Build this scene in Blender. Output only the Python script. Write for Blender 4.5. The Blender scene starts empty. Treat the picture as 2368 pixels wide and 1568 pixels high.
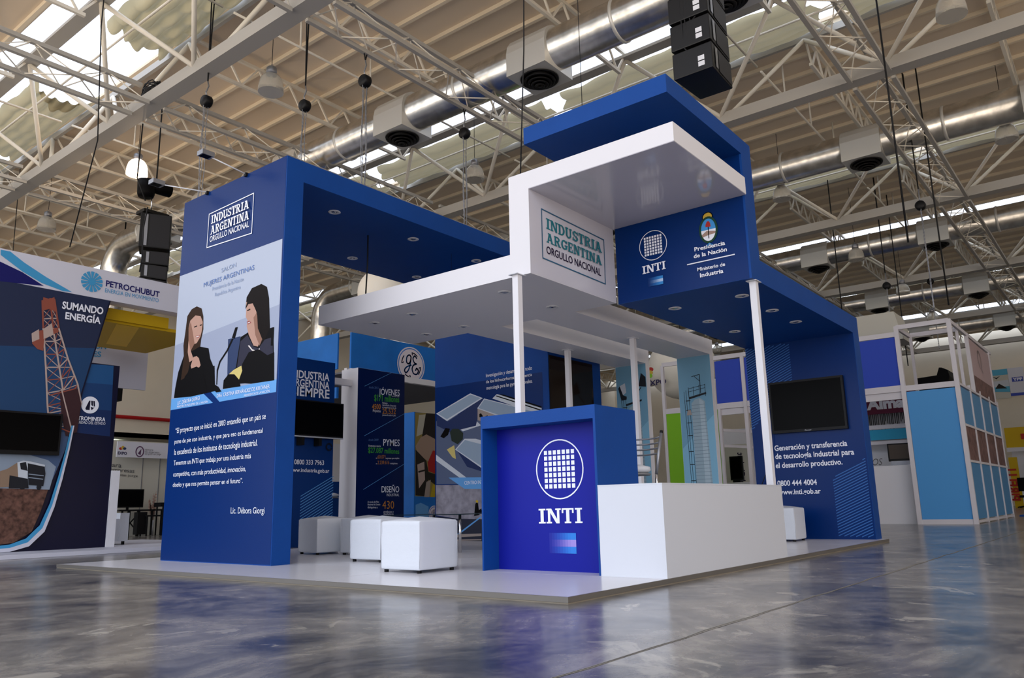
import bpy, bmesh, math, random
from mathutils import Vector, Matrix
random.seed(7)
scene = bpy.context.scene
COL = scene.collection

# ------------------------------------------------------------------ camera
def set_camera():
    yaw, pitch, roll = 0.6663, 0.2088, -0.02173
    d = Vector((math.cos(pitch)*math.cos(yaw), math.cos(pitch)*math.sin(yaw), math.sin(pitch)))
    right = Vector((math.sin(yaw), -math.cos(yaw), 0)); up = right.cross(d)
    r2 = right*math.cos(roll) + up*math.sin(roll); u2 = -right*math.sin(roll) + up*math.cos(roll)
    cam = bpy.data.cameras.new('camera'); ob = bpy.data.objects.new('camera', cam); COL.objects.link(ob)
    m = Matrix((r2, u2, -d)).transposed().to_4x4(); m.translation = Vector(CAM)
    ob.matrix_world = m
    cam.sensor_width = 36; cam.lens = 1818.08/2368*36
    cam.clip_start = 0.05; cam.clip_end = 400
    scene.camera = ob
CAM = (-4.0362, -2.7953, 0.58)
set_camera()
# ------------------------------------------------------------------ light
scene.view_settings.view_transform = 'Standard'
scene.view_settings.look = 'None'
scene.view_settings.gamma = 1
scene.view_settings.use_curve_mapping = False
scene.view_settings.exposure = -0.14
WORLD_LOW = (3.2, 2.7, 2.2, 1); WORLD_HIGH = (2.3, 2.45, 2.75, 1)
world = bpy.data.worlds.new('world'); scene.world = world; world.use_nodes = True
bg = world.node_tree.nodes['Background']
bg.inputs[1].default_value = 1.0
# bright overcast sky above the horizon, warm ground glow added below it as uplight
_n = world.node_tree; _tc = _n.nodes.new('ShaderNodeTexCoord'); _sx = _n.nodes.new('ShaderNodeSeparateXYZ'); _rp = _n.nodes.new('ShaderNodeValToRGB')
_n.links.new(_tc.outputs['Generated'], _sx.inputs[0]); _mr = _n.nodes.new('ShaderNodeMapRange'); _mr.inputs[1].default_value = -1; _mr.inputs[2].default_value = 1
_n.links.new(_sx.outputs[2], _mr.inputs[0]); _n.links.new(_mr.outputs[0], _rp.inputs['Fac']); _n.links.new(_rp.outputs['Color'], bg.inputs[0])
_rp.color_ramp.elements[0].position = 0.48; _rp.color_ramp.elements[0].color = WORLD_LOW
_rp.color_ramp.elements[1].position = 0.51; _rp.color_ramp.elements[1].color = WORLD_HIGH
def area_light(name, loc, look, sx, sy, power, color):
    l = bpy.data.lights.new(name, 'AREA'); l.shape = 'RECTANGLE'; l.size = sx; l.size_y = sy
    l.energy = power; l.color = color
    o = bpy.data.objects.new(name, l); COL.objects.link(o); o.location = loc
    o.rotation_euler = (Vector(look)-Vector(loc)).to_track_quat('-Z', 'Y').to_euler()
    return o
# daylight through the big open doors behind and to the left of the camera
area_light('door_daylight', (-12, 6, 3.0), (3, 4, 4.0), 12, 5.5, 170, (0.80, 0.90, 1.0))
# added warm fill lamp inside the right wall, aimed up at the roof
area_light('hall_fill', (6, -13, 3.5), (9, 2, 9.0), 24, 6, 620, (1.0, 0.84, 0.70))

# ------------------------------------------------------------------ materials
def lin(h):
    if isinstance(h, str):
        v = [int(h[i:i+2], 16)/255 for i in (0, 2, 4)]
    else: v = [x/255 for x in h]
    return tuple(c/12.92 if c <= 0.04045 else ((c+0.055)/1.055)**2.4 for c in v) + (1,)
MATS = {}
def mat(name, color='ffffff', rough=0.5, metal=0.0, emit=None, es=1.0, spec=0.22, coat=0.0, nscale=0, namt=0.0, bump=0.0, bscale=40):
    if name in MATS: return MATS[name]
    m = bpy.data.materials.new(name); m.use_nodes = True; nt = m.node_tree
    b = nt.nodes['Principled BSDF']
    c = lin(color); b.inputs['Base Color'].default_value = c
    b.inputs['Roughness'].default_value = rough; b.inputs['Metallic'].default_value = metal
    b.inputs['Specular IOR Level'].default_value = spec
    b.inputs['Coat Weight'].default_value = coat; b.inputs['Coat Roughness'].default_value = 0.15
    if emit:
        b.inputs['Emission Color'].default_value = lin(emit); b.inputs['Emission Strength'].default_value = es
    if nscale:
        tc = nt.nodes.new('ShaderNodeTexCoord'); n = nt.nodes.new('ShaderNodeTexNoise')
        n.inputs['Scale'].default_value = nscale; n.inputs['Detail'].default_value = 5
        nt.links.new(tc.outputs['Object'], n.inputs['Vector'])
        r = nt.nodes.new('ShaderNodeValToRGB'); r.color_ramp.elements[0].position = 0.3; r.color_ramp.elements[1].position = 0.7
        r.color_ramp.elements[0].color = tuple(max(0, x*(1-namt)) for x in c[:3])+(1,)
        r.color_ramp.elements[1].color = tuple(min(1, x*(1+namt)) for x in c[:3])+(1,)
        nt.links.new(n.outputs['Fac'], r.inputs['Fac']); nt.links.new(r.outputs['Color'], b.inputs['Base Color'])
    if bump:
        tc = nt.nodes.new('ShaderNodeTexCoord'); n = nt.nodes.new('ShaderNodeTexNoise')
        n.inputs['Scale'].default_value = bscale; n.inputs['Detail'].default_value = 3
        nt.links.new(tc.outputs['Object'], n.inputs['Vector'])
        bp = nt.nodes.new('ShaderNodeBump'); bp.inputs['Strength'].default_value = bump; bp.inputs['Distance'].default_value = 0.02
        nt.links.new(n.outputs['Fac'], bp.inputs['Height']); nt.links.new(bp.outputs['Normal'], b.inputs['Normal'])
    MATS[name] = m
    return m
mat('blue_paint', '0e4088', 0.5, spec=0.15, nscale=3, namt=0.04, bump=0.05, bscale=60)
mat('blue_vinyl', '022864', 0.3, spec=0.12, bump=0.04, bscale=90)
mat('blue_panel_print', '141c8c', 0.4, spec=0.12)
mat('white_paint', 'd8d7dc', 0.45)
mat('white_gloss', 'c6c4ce', 0.1, coat=0.6, spec=0.5)
mat('white_letter', 'e6e8f2', 0.5)
mat('light_blue_print', '6fa5d8', 0.35)
mat('white_lamin', 'c9cbd2', 0.4)
mat('leather', 'cccfd6', 0.42, bump=0.15, bscale=14)
mat('black_plastic', '101012', 0.45, spec=0.2)
mat('screen', '030304', 0.3, spec=0.05)
mat('galvanised', 'dedcd6', 0.27, 1.0, nscale=5, namt=0.22, bump=0.1, bscale=3)
mat('galv_box', 'd2d2ce', 0.4, 0.45, spec=0.5)
mat('steel_white', 'e2dccf', 0.5)
mat('steel_grey', 'a9a6a0', 0.5)
mat('purlin', 'e6d9c2', 0.55)
mat('roof', 'e0cfb8', 0.7, nscale=0.35, namt=0.06)
mat('chrome', 'c8c8cc', 0.15, 1.0)
mat('grey_metal', '8e9096', 0.35, 0.7)
mat('cable_black', '1a1a1c', 0.6)
mat('rust', '8a4a26', 0.7)
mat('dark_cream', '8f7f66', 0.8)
mat('aluminium', 'c9cbcf', 0.35, 0.5)

def concrete():
    m = bpy.data.materials.new('polished_concrete'); m.use_nodes = True; nt = m.node_tree; L = nt.links
    b = nt.nodes['Principled BSDF']
    tc = nt.nodes.new('ShaderNodeTexCoord')
    def noise(scale, detail, rough=0.6, dist=0.0):
        n = nt.nodes.new('ShaderNodeTexNoise'); n.inputs['Scale'].default_value = scale; n.inputs['Detail'].default_value = detail
        n.inputs['Roughness'].default_value = rough; n.inputs['Distortion'].default_value = dist
        L.new(tc.outputs['Object'], n.inputs['Vector']); return n
    def ramp(n, p0, c0, p1, c1):
        r = nt.nodes.new('ShaderNodeValToRGB'); e = r.color_ramp.elements
        e[0].position = p0; e[0].color = c0; e[1].position = p1; e[1].color = c1
        L.new(n.outputs['Fac'], r.inputs['Fac']); return r
    def mix(a, bb, f, blend='MIX'):
        x = nt.nodes.new('ShaderNodeMix'); x.data_type = 'RGBA'; x.blend_type = blend
        if isinstance(f, float): x.inputs[0].default_value = f
        else: L.new(f, x.inputs[0])
        L.new(a, x.inputs[6])
        if isinstance(bb, tuple): x.inputs[7].default_value = bb
        else: L.new(bb, x.inputs[7])
        return x.outputs[2]
    base = ramp(noise(0.8, 10, 0.72, 1.2), 0.38, lin('4a4a50'), 0.62, lin('98928a'))
    fine = ramp(noise(7, 10, 0.7), 0.35, (0.6, 0.6, 0.6, 1), 0.7, (1.15, 1.15, 1.15, 1))
    c = mix(base.outputs[0], fine.outputs[0], 0.8, 'MULTIPLY')
    patch = ramp(noise(2.3, 6, 0.6, 1.0), 0.60, (0, 0, 0, 1), 0.645, (1, 1, 1, 1))
    zone = ramp(noise(0.33, 2), 0.45, (0, 0, 0, 1), 0.62, (1, 1, 1, 1))
    pz = nt.nodes.new('ShaderNodeMath'); pz.operation = 'MULTIPLY'
    L.new(patch.outputs[0], pz.inputs[0]); L.new(zone.outputs[0], pz.inputs[1])
    pz2 = nt.nodes.new('ShaderNodeMath'); pz2.operation = 'MULTIPLY'; L.new(pz.outputs[0], pz2.inputs[0]); pz2.inputs[1].default_value = 0.75
    c = mix(c, lin('b3ada2'), pz2.outputs[0])
    L.new(c, b.inputs['Base Color'])
    rr = nt.nodes.new('ShaderNodeMapRange'); rr.inputs[3].default_value = 0.13; rr.inputs[4].default_value = 0.28
    L.new(noise(3, 6).outputs['Fac'], rr.inputs[0]); L.new(rr.outputs[0], b.inputs['Roughness'])
    bp = nt.nodes.new('ShaderNodeBump'); bp.inputs['Strength'].default_value = 0.12; bp.inputs['Distance'].default_value = 0.01
    L.new(noise(5, 6).outputs['Fac'], bp.inputs['Height']); L.new(bp.outputs['Normal'], b.inputs['Normal'])
    b.inputs['Specular IOR Level'].default_value = 0.42
    MATS['concrete'] = m
concrete()

# ------------------------------------------------------------------ mesh helpers
class MB:
    def __init__(s): s.bm = bmesh.new(); s.slots = []; s.cur = 0; s.subs = []
    def m(s, name):
        if name not in s.slots: s.slots.append(name)
        s.cur = s.slots.index(name); return s
    def face(s, vs):
        f = s.bm.faces.new(vs); f.material_index = s.cur; return f
    def box(s, x0, x1, y0, y1, z0, z1):
        v = [s.bm.verts.new(p) for p in ((x0,y0,z0),(x1,y0,z0),(x1,y1,z0),(x0,y1,z0),(x0,y0,z1),(x1,y0,z1),(x1,y1,z1),(x0,y1,z1))]
        for q in ((0,3,2,1),(4,5,6,7),(0,1,5,4),(1,2,6,5),(2,3,7,6),(3,0,4,7)): s.face([v[i] for i in q])
        return s
    def poly(s, pts):
        s.face([s.bm.verts.new(p) for p in pts]); return s
    def prism(s, pts, off):
        a = [s.bm.verts.new(p) for p in pts]; b = [s.bm.verts.new(Vector(p)+Vector(off)) for p in pts]
        s.face(a[::-1]); s.face(b); n = len(a)
        for i in range(n): s.face([a[i], a[(i+1) % n], b[(i+1) % n], b[i]])
        return s
    def tube(s, path, r, seg=8, cap=True, radii=None):
        path = [Vector(p) for p in path]; rings = []
        for i, p in enumerate(path):
            t = (path[min(i+1, len(path)-1)]-path[max(i-1, 0)]).normalized()
            a = t.orthogonal() if i == 0 else rings_a - t*rings_a.dot(t)
            a = a.normalized(); rings_a = a; b = t.cross(a)
            rr = radii[i] if radii else r
            rings.append([s.bm.verts.new(p+(a*math.cos(k*2*math.pi/seg)+b*math.sin(k*2*math.pi/seg))*rr) for k in range(seg)])
        for i in range(len(rings)-1):
            for k in range(seg): s.face([rings[i][k], rings[i][(k+1) % seg], rings[i+1][(k+1) % seg], rings[i+1][k]]).smooth = seg > 4
        if cap: s.face(rings[0][::-1]); s.face(rings[-1])
        return s
    def bar(s, a, b, w, h=None, upv=(0, 0, 1)):
        h = h or w; a = Vector(a); b = Vector(b); t = (b-a).normalized(); upv = Vector(upv)
        if abs(t.dot(upv)) > 0.98: upv = Vector((1, 0, 0))
        x = t.cross(upv).normalized()*w/2; y = x.cross(t).normalized()*h/2
        v = [s.bm.verts.new(p+dx+dy) for p in (a, b) for dx, dy in ((-x, -y), (x, -y), (x, y), (-x, y))]
        for q in ((0,1,2,3),(7,6,5,4),(0,4,5,1),(1,5,6,2),(2,6,7,3),(3,7,4,0)): s.face([v[i] for i in q])
        return s
    def lathe(s, prof, c=(0, 0, 0), seg=24, axis='Z', smooth=True):
        rings = []
        for r, z in prof:
            ring = []
            for k in range(seg):
                a = k*2*math.pi/seg; u, w = r*math.cos(a), r*math.sin(a)
                p = {'Z': (u, w, z), 'X': (z, u, w), 'Y': (u, z, w)}[axis]
                ring.append(s.bm.verts.new(Vector(c)+Vector(p)))
            rings.append(ring)
        for i in range(len(rings)-1):
            for k in range(seg):
                f = s.face([rings[i][k], rings[i][(k+1) % seg], rings[i+1][(k+1) % seg], rings[i+1][k]]); f.smooth = smooth
        if prof[0][0] > 1e-4: s.face(rings[0][::-1])
        if prof[-1][0] > 1e-4: s.face(rings[-1])
        return s
    def build(s, name):
        bmesh.ops.recalc_face_normals(s.bm, faces=s.bm.faces)
        me = bpy.data.meshes.new(name); s.bm.to_mesh(me); s.bm.free()
        for n in (s.slots or ['white_paint']): me.materials.append(MATS[n])
        o = bpy.data.objects.new(name, me); COL.objects.link(o)
        return o
def tag(o, label, cat, group=None, kind=None):
    o['label'] = label; o['category'] = cat
    if group: o['group'] = group
    if kind: o['kind'] = kind
    return o
def thing(name, label, cat, loc=(0, 0, 0), rz=0, group=None):
    o = bpy.data.objects.new(name, None); COL.objects.link(o); o.location = loc; o.rotation_euler = (0, 0, rz)
    o.empty_display_size = 0.1
    return tag(o, label, cat, group)
def struct(o): o['kind'] = 'structure'; return o
# parts are authored in world coordinates: keep them there under an Empty at the thing's base
def P(mb, name, parent, label=None):
    if mb.subs:
        for sb_ in mb.subs: r = P(sb_, 'lettering', parent)
        if not len(mb.bm.verts): mb.bm.free(); return r
    o = mb.build(name)
    o.parent = parent
    if parent.parent is None and parent.type == 'EMPTY':
        o.matrix_parent_inverse = Matrix.Translation(-Vector(parent.location))
    if label: o['label'] = label
    return o
def LP(mb, name, parent, label=None):                       # part authored in local coordinates
    o = mb.build(name); o.parent = parent
    if label: o['label'] = label
    return o
def copy_tree(o, parent=None):
    c = o.copy(); COL.objects.link(c); c.parent = parent
    if parent is not None: c.matrix_parent_inverse = o.matrix_parent_inverse.copy()
    for ch in list(o.children): copy_tree(ch, c)
    return c
ORD = ['first', 'second', 'third', 'fourth', 'fifth', 'sixth', 'seventh', 'eighth', 'ninth', 'tenth', 'eleventh', 'twelfth']

# flat lettering -------------------------------------------------------------
def text_polys(s, bold=0.0, italic=0.0):
    cu = bpy.data.curves.new('t', 'FONT'); cu.body = s; cu.size = 1; cu.offset = bold; cu.shear = italic; cu.resolution_u = 3
    ob = bpy.data.objects.new('t', cu); me = bpy.data.meshes.new_from_object(ob)
    bpy.data.objects.remove(ob); bpy.data.curves.remove(cu)
    vs = [(v.co.x, v.co.y) for v in me.vertices]; fs = [tuple(p.vertices) for p in me.polygons]
    bpy.data.meshes.remove(me)
    return vs, fs
CAPH = max(v[1] for v in text_polys('H')[0])
def to_plane(axis, val, a, z):
    return (val, a, z) if axis == 'X' else (a, val, z)
def add_text(mb, axis, val, s, p0, p1, p2, m='white_letter', bold=0.012, italic=0.0, slab=False):
    """p0 baseline left, p1 baseline right, p2 top of the capitals at the left; all (a, z) on the plane"""
    sub = MB(); mb.subs.append(sub); mb = sub; mb.m(m)          # every line of lettering is its own piece
    if slab: vs, fs = slab_polys(s); cap = 1.0
    else: vs, fs = text_polys(s, bold, italic); cap = CAPH
    x0 = min(v[0] for v in vs); x1 = max(v[0] for v in vs)
    bv = []
    for x, y in vs:
        t = (x-x0)/(x1-x0); a = p0[0]+(p1[0]-p0[0])*t; z = p0[1]+(p1[1]-p0[1])*t + (p2[1]-p0[1])*y/cap
        bv.append(mb.bm.verts.new(to_plane(axis, val, a, z)))
    for k, f in enumerate(fs):
        if slab:                                                # overlapping strokes: keep each a hair apart
            for i in f: bv[i].co[0 if axis == 'X' else 1] -= 0.00015*k
        try: mb.face([bv[i] for i in f])
        except ValueError: pass
# slab-serif capitals drawn stroke by stroke, unit cap height
def slab_polys(s):
    V, F = [], []; w = 0.2; sh = 0.11
    def q(*pts):
        i = len(V); V.extend(pts); F.append(tuple(range(i, i+len(pts))))
    def rect(x0, x1, y0, y1): q((x0, y0), (x1, y0), (x1, y1), (x0, y1))
    def serif(x, y, hw=0.2): rect(x-hw, x+hw, y, y+sh) if y < 0.5 else rect(x-hw, x+hw, y-sh, y)
    def arc(cx, cy, rx, ry, a0, a1, t=w, tv=None):
        tv = tv or t*0.75; n = 14
        for k in range(n):
            a = math.radians(a0+(a1-a0)*k/n); b = math.radians(a0+(a1-a0)*(k+1)/n)
            q((cx+rx*math.cos(a), cy+ry*math.sin(a)), (cx+rx*math.cos(b), cy+ry*math.sin(b)),
              (cx+(rx-t)*math.cos(b), cy+(ry-tv)*math.sin(b)), (cx+(rx-t)*math.cos(a), cy+(ry-tv)*math.sin(a)))
    X = 0.0
    for ch in s:
        def R(x0, x1, y0, y1): rect(X+x0, X+x1, y0, y1)
        if ch == ' ': X += 0.35; continue
        if ch == 'I': R(.12, .32, 0, 1); serif(X+.22, 0, .22); serif(X+.22, 1, .22); wd = .44
        elif ch == 'N':
            R(.1, .25, 0, 1); R(.68, .83, 0, 1); q((X+.1, 1), (X+.32, 1), (X+.83, 0), (X+.63, 0)); serif(X+.175, 0, .175); R(0, .3, .89, 1); serif(X+.755, 1, .175); wd = .93
        elif ch == 'D': R(.08, .28, 0, 1); R(0, .4, 0, sh); R(0, .4, 1-sh, 1); arc(X+.36, .5, .44, .5, -90, 90, .2, .13); wd = .82
        elif ch == 'U':
            R(.08, .28, .35, 1); R(.6, .74, .35, 1); arc(X+.41, .38, .33, .38, 180, 360, .17, .14); serif(X+.18, 1, .19); serif(X+.67, 1, .17); wd = .86
        elif ch == 'S':
            arc(X+.34, .73, .3, .27, 20, 270, .18, .12); arc(X+.34, .28, .34, .28, -160, 90, .19, .13); R(.56, .66, .66, .98); R(0, .1, .02, .34); wd = .7
        elif ch == 'T': R(.27, .47, 0, 1); R(0, .74, 1-sh, 1); serif(X+.37, 0, .2); R(0, .1, .68, 1); R(.64, .74, .68, 1); wd = .76
        elif ch == 'R':
            R(.08, .28, 0, 1); R(0, .42, 1-sh, 1); arc(X+.4, .74, .34, .26, -90, 90, .19, .11); R(.28, .42, .48, .59); serif(X+.18, 0, .19)
            q((X+.36, .5), (X+.56, .5), (X+.8, 0), (X+.58, 0)); R(.58, .88, 0, sh); wd = .88
        elif ch == 'A':
            q((X+.1, 0), (X+.24, 0), (X+.52, 1), (X+.34, 1)); q((X+.34, 1), (X+.56, 1), (X+.86, 0), (X+.64, 0)); R(.22, .7, .28, .39)
            serif(X+.15, 0, .16); serif(X+.77, 0, .18); R(.2, .5, .9, 1); wd = .96
        elif ch == 'G': arc(X+.44, .5, .44, .5, 35, 325, .2, .13); R(.62, .8, .08, .46); R(.46, .88, .38, .49); R(.7, .8, .66, .98); wd = .88
        elif ch == 'E':
            R(.08, .28, 0, 1); R(0, .68, 0, sh); R(0, .66, 1-sh, 1); R(.28, .5, .45, .56); R(.58, .68, 0, .32); R(.56, .66, .7, 1); R(.44, .52, .36, .65); wd = .72
        else: wd = .4
        X += wd+0.06
    return V, F
def art(axis, val, layers, name, parent, label=None, step=0.0015):
    """printed picture: layers of (material, polygon) on one plane, each a hair in front of the one before"""
    mb = MB()
    for i, (m, pts) in enumerate(layers):
        mb.m(m); mb.poly([to_plane(axis, val-0.00012*i, a, z) for a, z in pts])
    return P(mb, name, parent, label)
def ell(ca, cz, ra, rz, n=20, rot=0):
    return [(ca+ra*math.cos(t)*math.cos(rot)-rz*math.sin(t)*math.sin(rot), cz+ra*math.cos(t)*math.sin(rot)+rz*math.sin(t)*math.cos(rot)) for t in (2*math.pi*k/n for k in range(n))]
def ring(mb, axis, val, ca, cz, ra, rz, t, n=40):
    for k in range(n):
        a, b = 2*math.pi*k/n, 2*math.pi*(k+1)/n
        mb.poly([to_plane(axis, val, ca+r1*math.cos(x)*1.0, cz+r2*math.sin(x)) for (r1, r2, x) in ((ra, rz, a), (ra, rz, b), (ra-t, rz-t, b), (ra-t, rz-t, a))])

# ================================================================== the hall
CX, CY, CZ = CAM
T = 7.35; NB = 6
YN, YF, XF = -16.0, 26.7, 45.5
def bx_(k): return CX+6.1+T*k
def rel(y): return CY+y
ROOFZ = CZ+8.75
o = MB().m('concrete').box(-13, XF, -19, YF, -0.3, 0).build('floor'); struct(o)
# sawn joint across the concrete
mat('joint', '8c8880', 0.7)
mb = MB().m('joint')
pts = [(-4 + .25*i, -1.12+0.006*math.sin(i*2.3)+.004*math.sin(i*5.1), 0.005+0.004*abs(math.sin(i*1.7))+0.008*max(0, math.sin(i*.45+1))**3) for i in range(200)]
for (x0, y0, w0), (x1, y1, w1) in zip(pts, pts[1:]): mb.poly([(x0, y0-w0, 0.0012), (x1, y1-w1, 0.0012), (x1, y1+w1, 0.0012), (x0, y0+w0, 0.0012)])
mat('joint_dark', '38363a', 0.7); mb.m('joint_dark')
for (x0, y0, w0), (x1, y1, w1) in zip(pts, pts[1:]): mb.poly([(x0, y0-.002, 0.0018), (x1, y1-.002, 0.0018), (x1, y1+.002, 0.0018), (x0, y0+.002, 0.0018)])
struct(mb.build('trim_1'))
mat('wall_cream', 'ddd3c0', 0.85, nscale=0.5, namt=0.05)
mb = MB().m('wall_cream').box(XF, XF+0.3, YN-20, YF, 0, 9.4); struct(mb.build('wall_far'))
struct(MB().m('wall_cream').box(-2, XF, YN-0.3, YN, 0, 9.4).build('wall_light_block'))  # unseen wall added to cut the light from the right
mb = MB().m('wall_cream').box(-13, XF, YF, YF+0.3, 3.4, 9.4)
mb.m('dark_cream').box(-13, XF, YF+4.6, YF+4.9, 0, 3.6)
mb.m('wall_cream').box(-13, XF, YF, YF+4.9, 3.4, 3.55); struct(mb.build('wall_left'))
mat('red_pipe', 'a01818', 0.4)
tag(MB().m('red_pipe').tube([(-20, YF-0.2, 4.1), (XF, YF-0.2, 4.1)], 0.07).build('fire_pipe'), 'long red fire pipe running along the cream side wall at left', 'pipe')
o = MB().m('concrete').box(-13, XF, YF, YF+5, -0.3, 0).build('floor'); struct(o)
mat('tube_light', 'ffffff', 0.4, emit='e8fff4', es=6)
for i, x in enumerate((7.5, 9.9, 14.0, 19.0)):
    tag(MB().m('tube_light').box(x-0.6, x+0.6, YF+1.0+0.4*i, YF+1.15+0.4*i, 3.28, 3.33).build('fluorescent_tube_light'), 'lit fluorescent tube under the low side ceiling, %s from the left' % ORD[i], 'light', 'fluorescent tubes under the side ceiling')

def roof_strip(k):
    x0, x1 = bx_(k)+0.6, bx_(k+1)-1.4
    mb = MB().m('roof'); mb.box(x0, x1, YN, YF, ROOFZ, ROOFZ+0.06)
    struct(mb.build('ceiling'))
    # purlins along the hall under each roof strip
    n = 7; x1j = bx_(k+1)-1.0
    for i in range(n+1):
        x = x0+0.1+(x1-x0-0.2)*i/n
        m = MB().m('purlin'); m.box(x-0.035, x+0.035, YN, YF, ROOFZ-0.08, ROOFZ)
        tag(m.build('roof_purlin'), 'cream roof purlin, %s across the %s roof strip' % (ORD[i], ORD[k+1]), 'purlin', 'purlins under the roof sheets')
    # glazing of the skylight between two roof strips
    struct(MB().m('skylight').box(bx_(k+1)-1.4, bx_(k+1)+0.6, YN, YF, ROOFZ+0.15, ROOFZ+0.16).build('window_%d' % (k+2)))
m = bpy.data.materials.new('skylight'); m.use_nodes = True; nt = m.node_tree; nt.nodes.clear()
out = nt.nodes.new('ShaderNodeOutputMaterial'); tr = nt.nodes.new('ShaderNodeBsdfTransparent'); tr.inputs[0].default_value = (0.95, 0.97, 1, 1)
nt.links.new(tr.outputs[0], out.inputs[0]); MATS['skylight'] = m
for k in range(-1, NB): roof_strip(k)

# lattice joists across each roof strip, hung under the purlins
ZT, ZB = ROOFZ-0.11, ROOFZ-0.62
def joist_mesh(L, zt, zb, w=0.034):
    n = 8; top = [i*L/n for i in range(n+1)]; bot = [(i+0.5)*L/n for i in range(n)]
    parts = []
    parts.append(('top_chord', [((0, 0, zt), (L, 0, zt), 0.06)]))
    parts.append(('bottom_chord', [((bot[0]-0.1, 0, zb), (bot[-1]+0.1, 0, zb), 0.06)]))
    web = []
    for i in range(n):
        web.append(((top[i], 0, zt), (bot[i], 0, zb), w)); web.append(((bot[i], 0, zb), (top[i+1], 0, zt), w))
    parts.append(('web', web)); return parts
protos = {}
for k in range(-1, NB):
    x0, x1 = bx_(k)+0.6, bx_(k+1)-1.0
    js = [j for j in range(-2, 9) if rel(3.85+2.95*j) < YF-0.3]
    for n_, j in enumerate(js):
        y = rel(3.85+2.95*j)
        lab = 'cream lattice joist, %s from the right in the %s roof strip' % (ORD[n_], ORD[k+1])
        if not protos.get('j'):
            t = thing('lattice_joist', lab, 'joist', (x0, y, 0), group='lattice joists under the roof')
            for nm, segs in joist_mesh(x1-x0, ZT, ZB):
                mb = MB().m('steel_white')
                for a, b, w in segs: mb.bar(a, b, w)
                LP(mb, nm, t)
            protos['j'] = t
        else:
            t = copy_tree(protos['j']); t.location = (x0, y, 0); t['label'] = lab

# main beam lines: box beam below, two chords along the skylight, tubes between them
ZBM = CZ+7.1; ZC = CZ+8.5
def main_truss(k):
    c = bx_(k)
    t = thing('roof_truss', 'pale grey main roof beam with tubular web below the %s skylight' % ORD[k], 'truss', (c, YN, 0), group='main roof beams')
    P(MB().m('steel_grey').box(c-0.135, c+0.135, YN, YF, CZ+6.99, CZ+7.21), 'box_beam', t)
    P(MB().m('steel_grey').box(c-1.15, c-0.9, YN, YF, ZC-0.01, ZC+0.05), 'skylight_beam', t)
    P(MB().m('steel_grey').box(c+0.55, c+0.62, YN, YF, ZC-0.04, ZC+0.1), 'skylight_beam', t)
    P(MB().m('steel_white').tube([(c-0.45, YN, ZC-0.2), (c-0.45, YF, ZC-0.2)], 0.022, 6), 'tie_rod', t)
    ys = [rel(3.85+2.95*j) for j in range(-4, 9)]
    for y in ys:
        if y > YF-1: continue
        for sx in (-1.02, 0.58):
            for sy in (-1.475, 1.475):
                if y+sy < YN: continue
                P(MB().m('steel_white').tube([(c+sx, y, ZC), (c+sx*0.1, y+sy, CZ+7.15)], 0.042, 8), 'tube_brace', t)
    return t
for k in range(0, NB): main_truss(k)

# sagging insulation blinds under the skylights
m_ = mat('blind', 'b9b092', 0.85, bump=0.3, bscale=6)
nt = m_.node_tree; b = nt.nodes['Principled BSDF']; b.inputs['Subsurface Weight'].default_value = 0.0
tl = nt.nodes.new('ShaderNodeBsdfTranslucent'); tl.inputs[0].default_value = lin('c4b898')
mx = nt.nodes.new('ShaderNodeMixShader'); mx.inputs[0].default_value = 0.2
nt.links.new(b.outputs[0], mx.inputs[1]); nt.links.new(tl.outputs[0], mx.inputs[2]); nt.links.new(mx.outputs[0], nt.nodes['Material Output'].inputs[0])
def blind(k, s, y0, y1, torn=False):
    c = bx_(k); xa, xb = c-0.66, c+0.5; nx, ny = 36, 70 if k < 2 else 36
    mb = MB().m('blind'); g = []
    for j in range(ny+1):
        v = j/ny; row = []
        for i in range(nx+1):
            u = i/nx
            sc = 0.10 if not (k == 0 and s == 0) else 0.15
            rib = abs(math.sin(u*5*math.pi))
            z = ZC+0.12-0.10*rib**0.6-0.16*math.sin(math.pi*u)*0.8
            if k == 0 and y0 > 6.0 and y0 < 12: z -= 0.1*abs(math.sin(v*7*math.pi+ (0 if int(u*5) % 2 else math.pi/2)))*rib
            z -= 0.02*math.sin(v*23+u*4)+0.012*math.sin(v*51+u*9)
            e = 0.09*math.sin(u*11+k*2+s)+0.05*math.sin(u*23+k)
            yy = y0+(y1-y0)*v
            if v > 0.9: yy += e*(v-0.9)*10
            if v < 0.1: yy -= e*(0.1-v)*10 - (0.9*math.sin(math.pi*u)*(0.1-v)*10 if torn else 0)
            xx = xa+(xb-xa)*u+0.03*math.sin(v*17+k*3+s)*(1 if u in (0, 1) else 0.3)
            row.append(mb.bm.verts.new((xx, yy, z)))
        g.append(row)
    for j in range(ny):
        for i in range(nx): mb.face([g[j][i], g[j][i+1], g[j+1][i+1], g[j+1][i]]).smooth = True
    return tag(mb.build('skylight_blind'), 'sagging cream quilted blind, %s from the right under the %s skylight' % (ORD[s], ORD[k]), 'blind', 'quilted blinds under the skylights')
for k in range(0, NB):
    ys = [rel(-8.4)]+[rel(v) for v in (-2.6, 3.15, 8.85, 14.6, 20.5, 26.4)]+[YF-0.1]
    for s in range(len(ys)-1):
        if ys[s+1]-ys[s] < 2: continue
        g0 = 0.2 if k else (1.25 if s == 3 else 0.2)
        blind(k, s, ys[s]+(0.2 if k else (1.5 if s == 4 else 0.2)), ys[s+1]-g0+ (0.0), torn=(k == 0 and s == 4))

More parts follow.
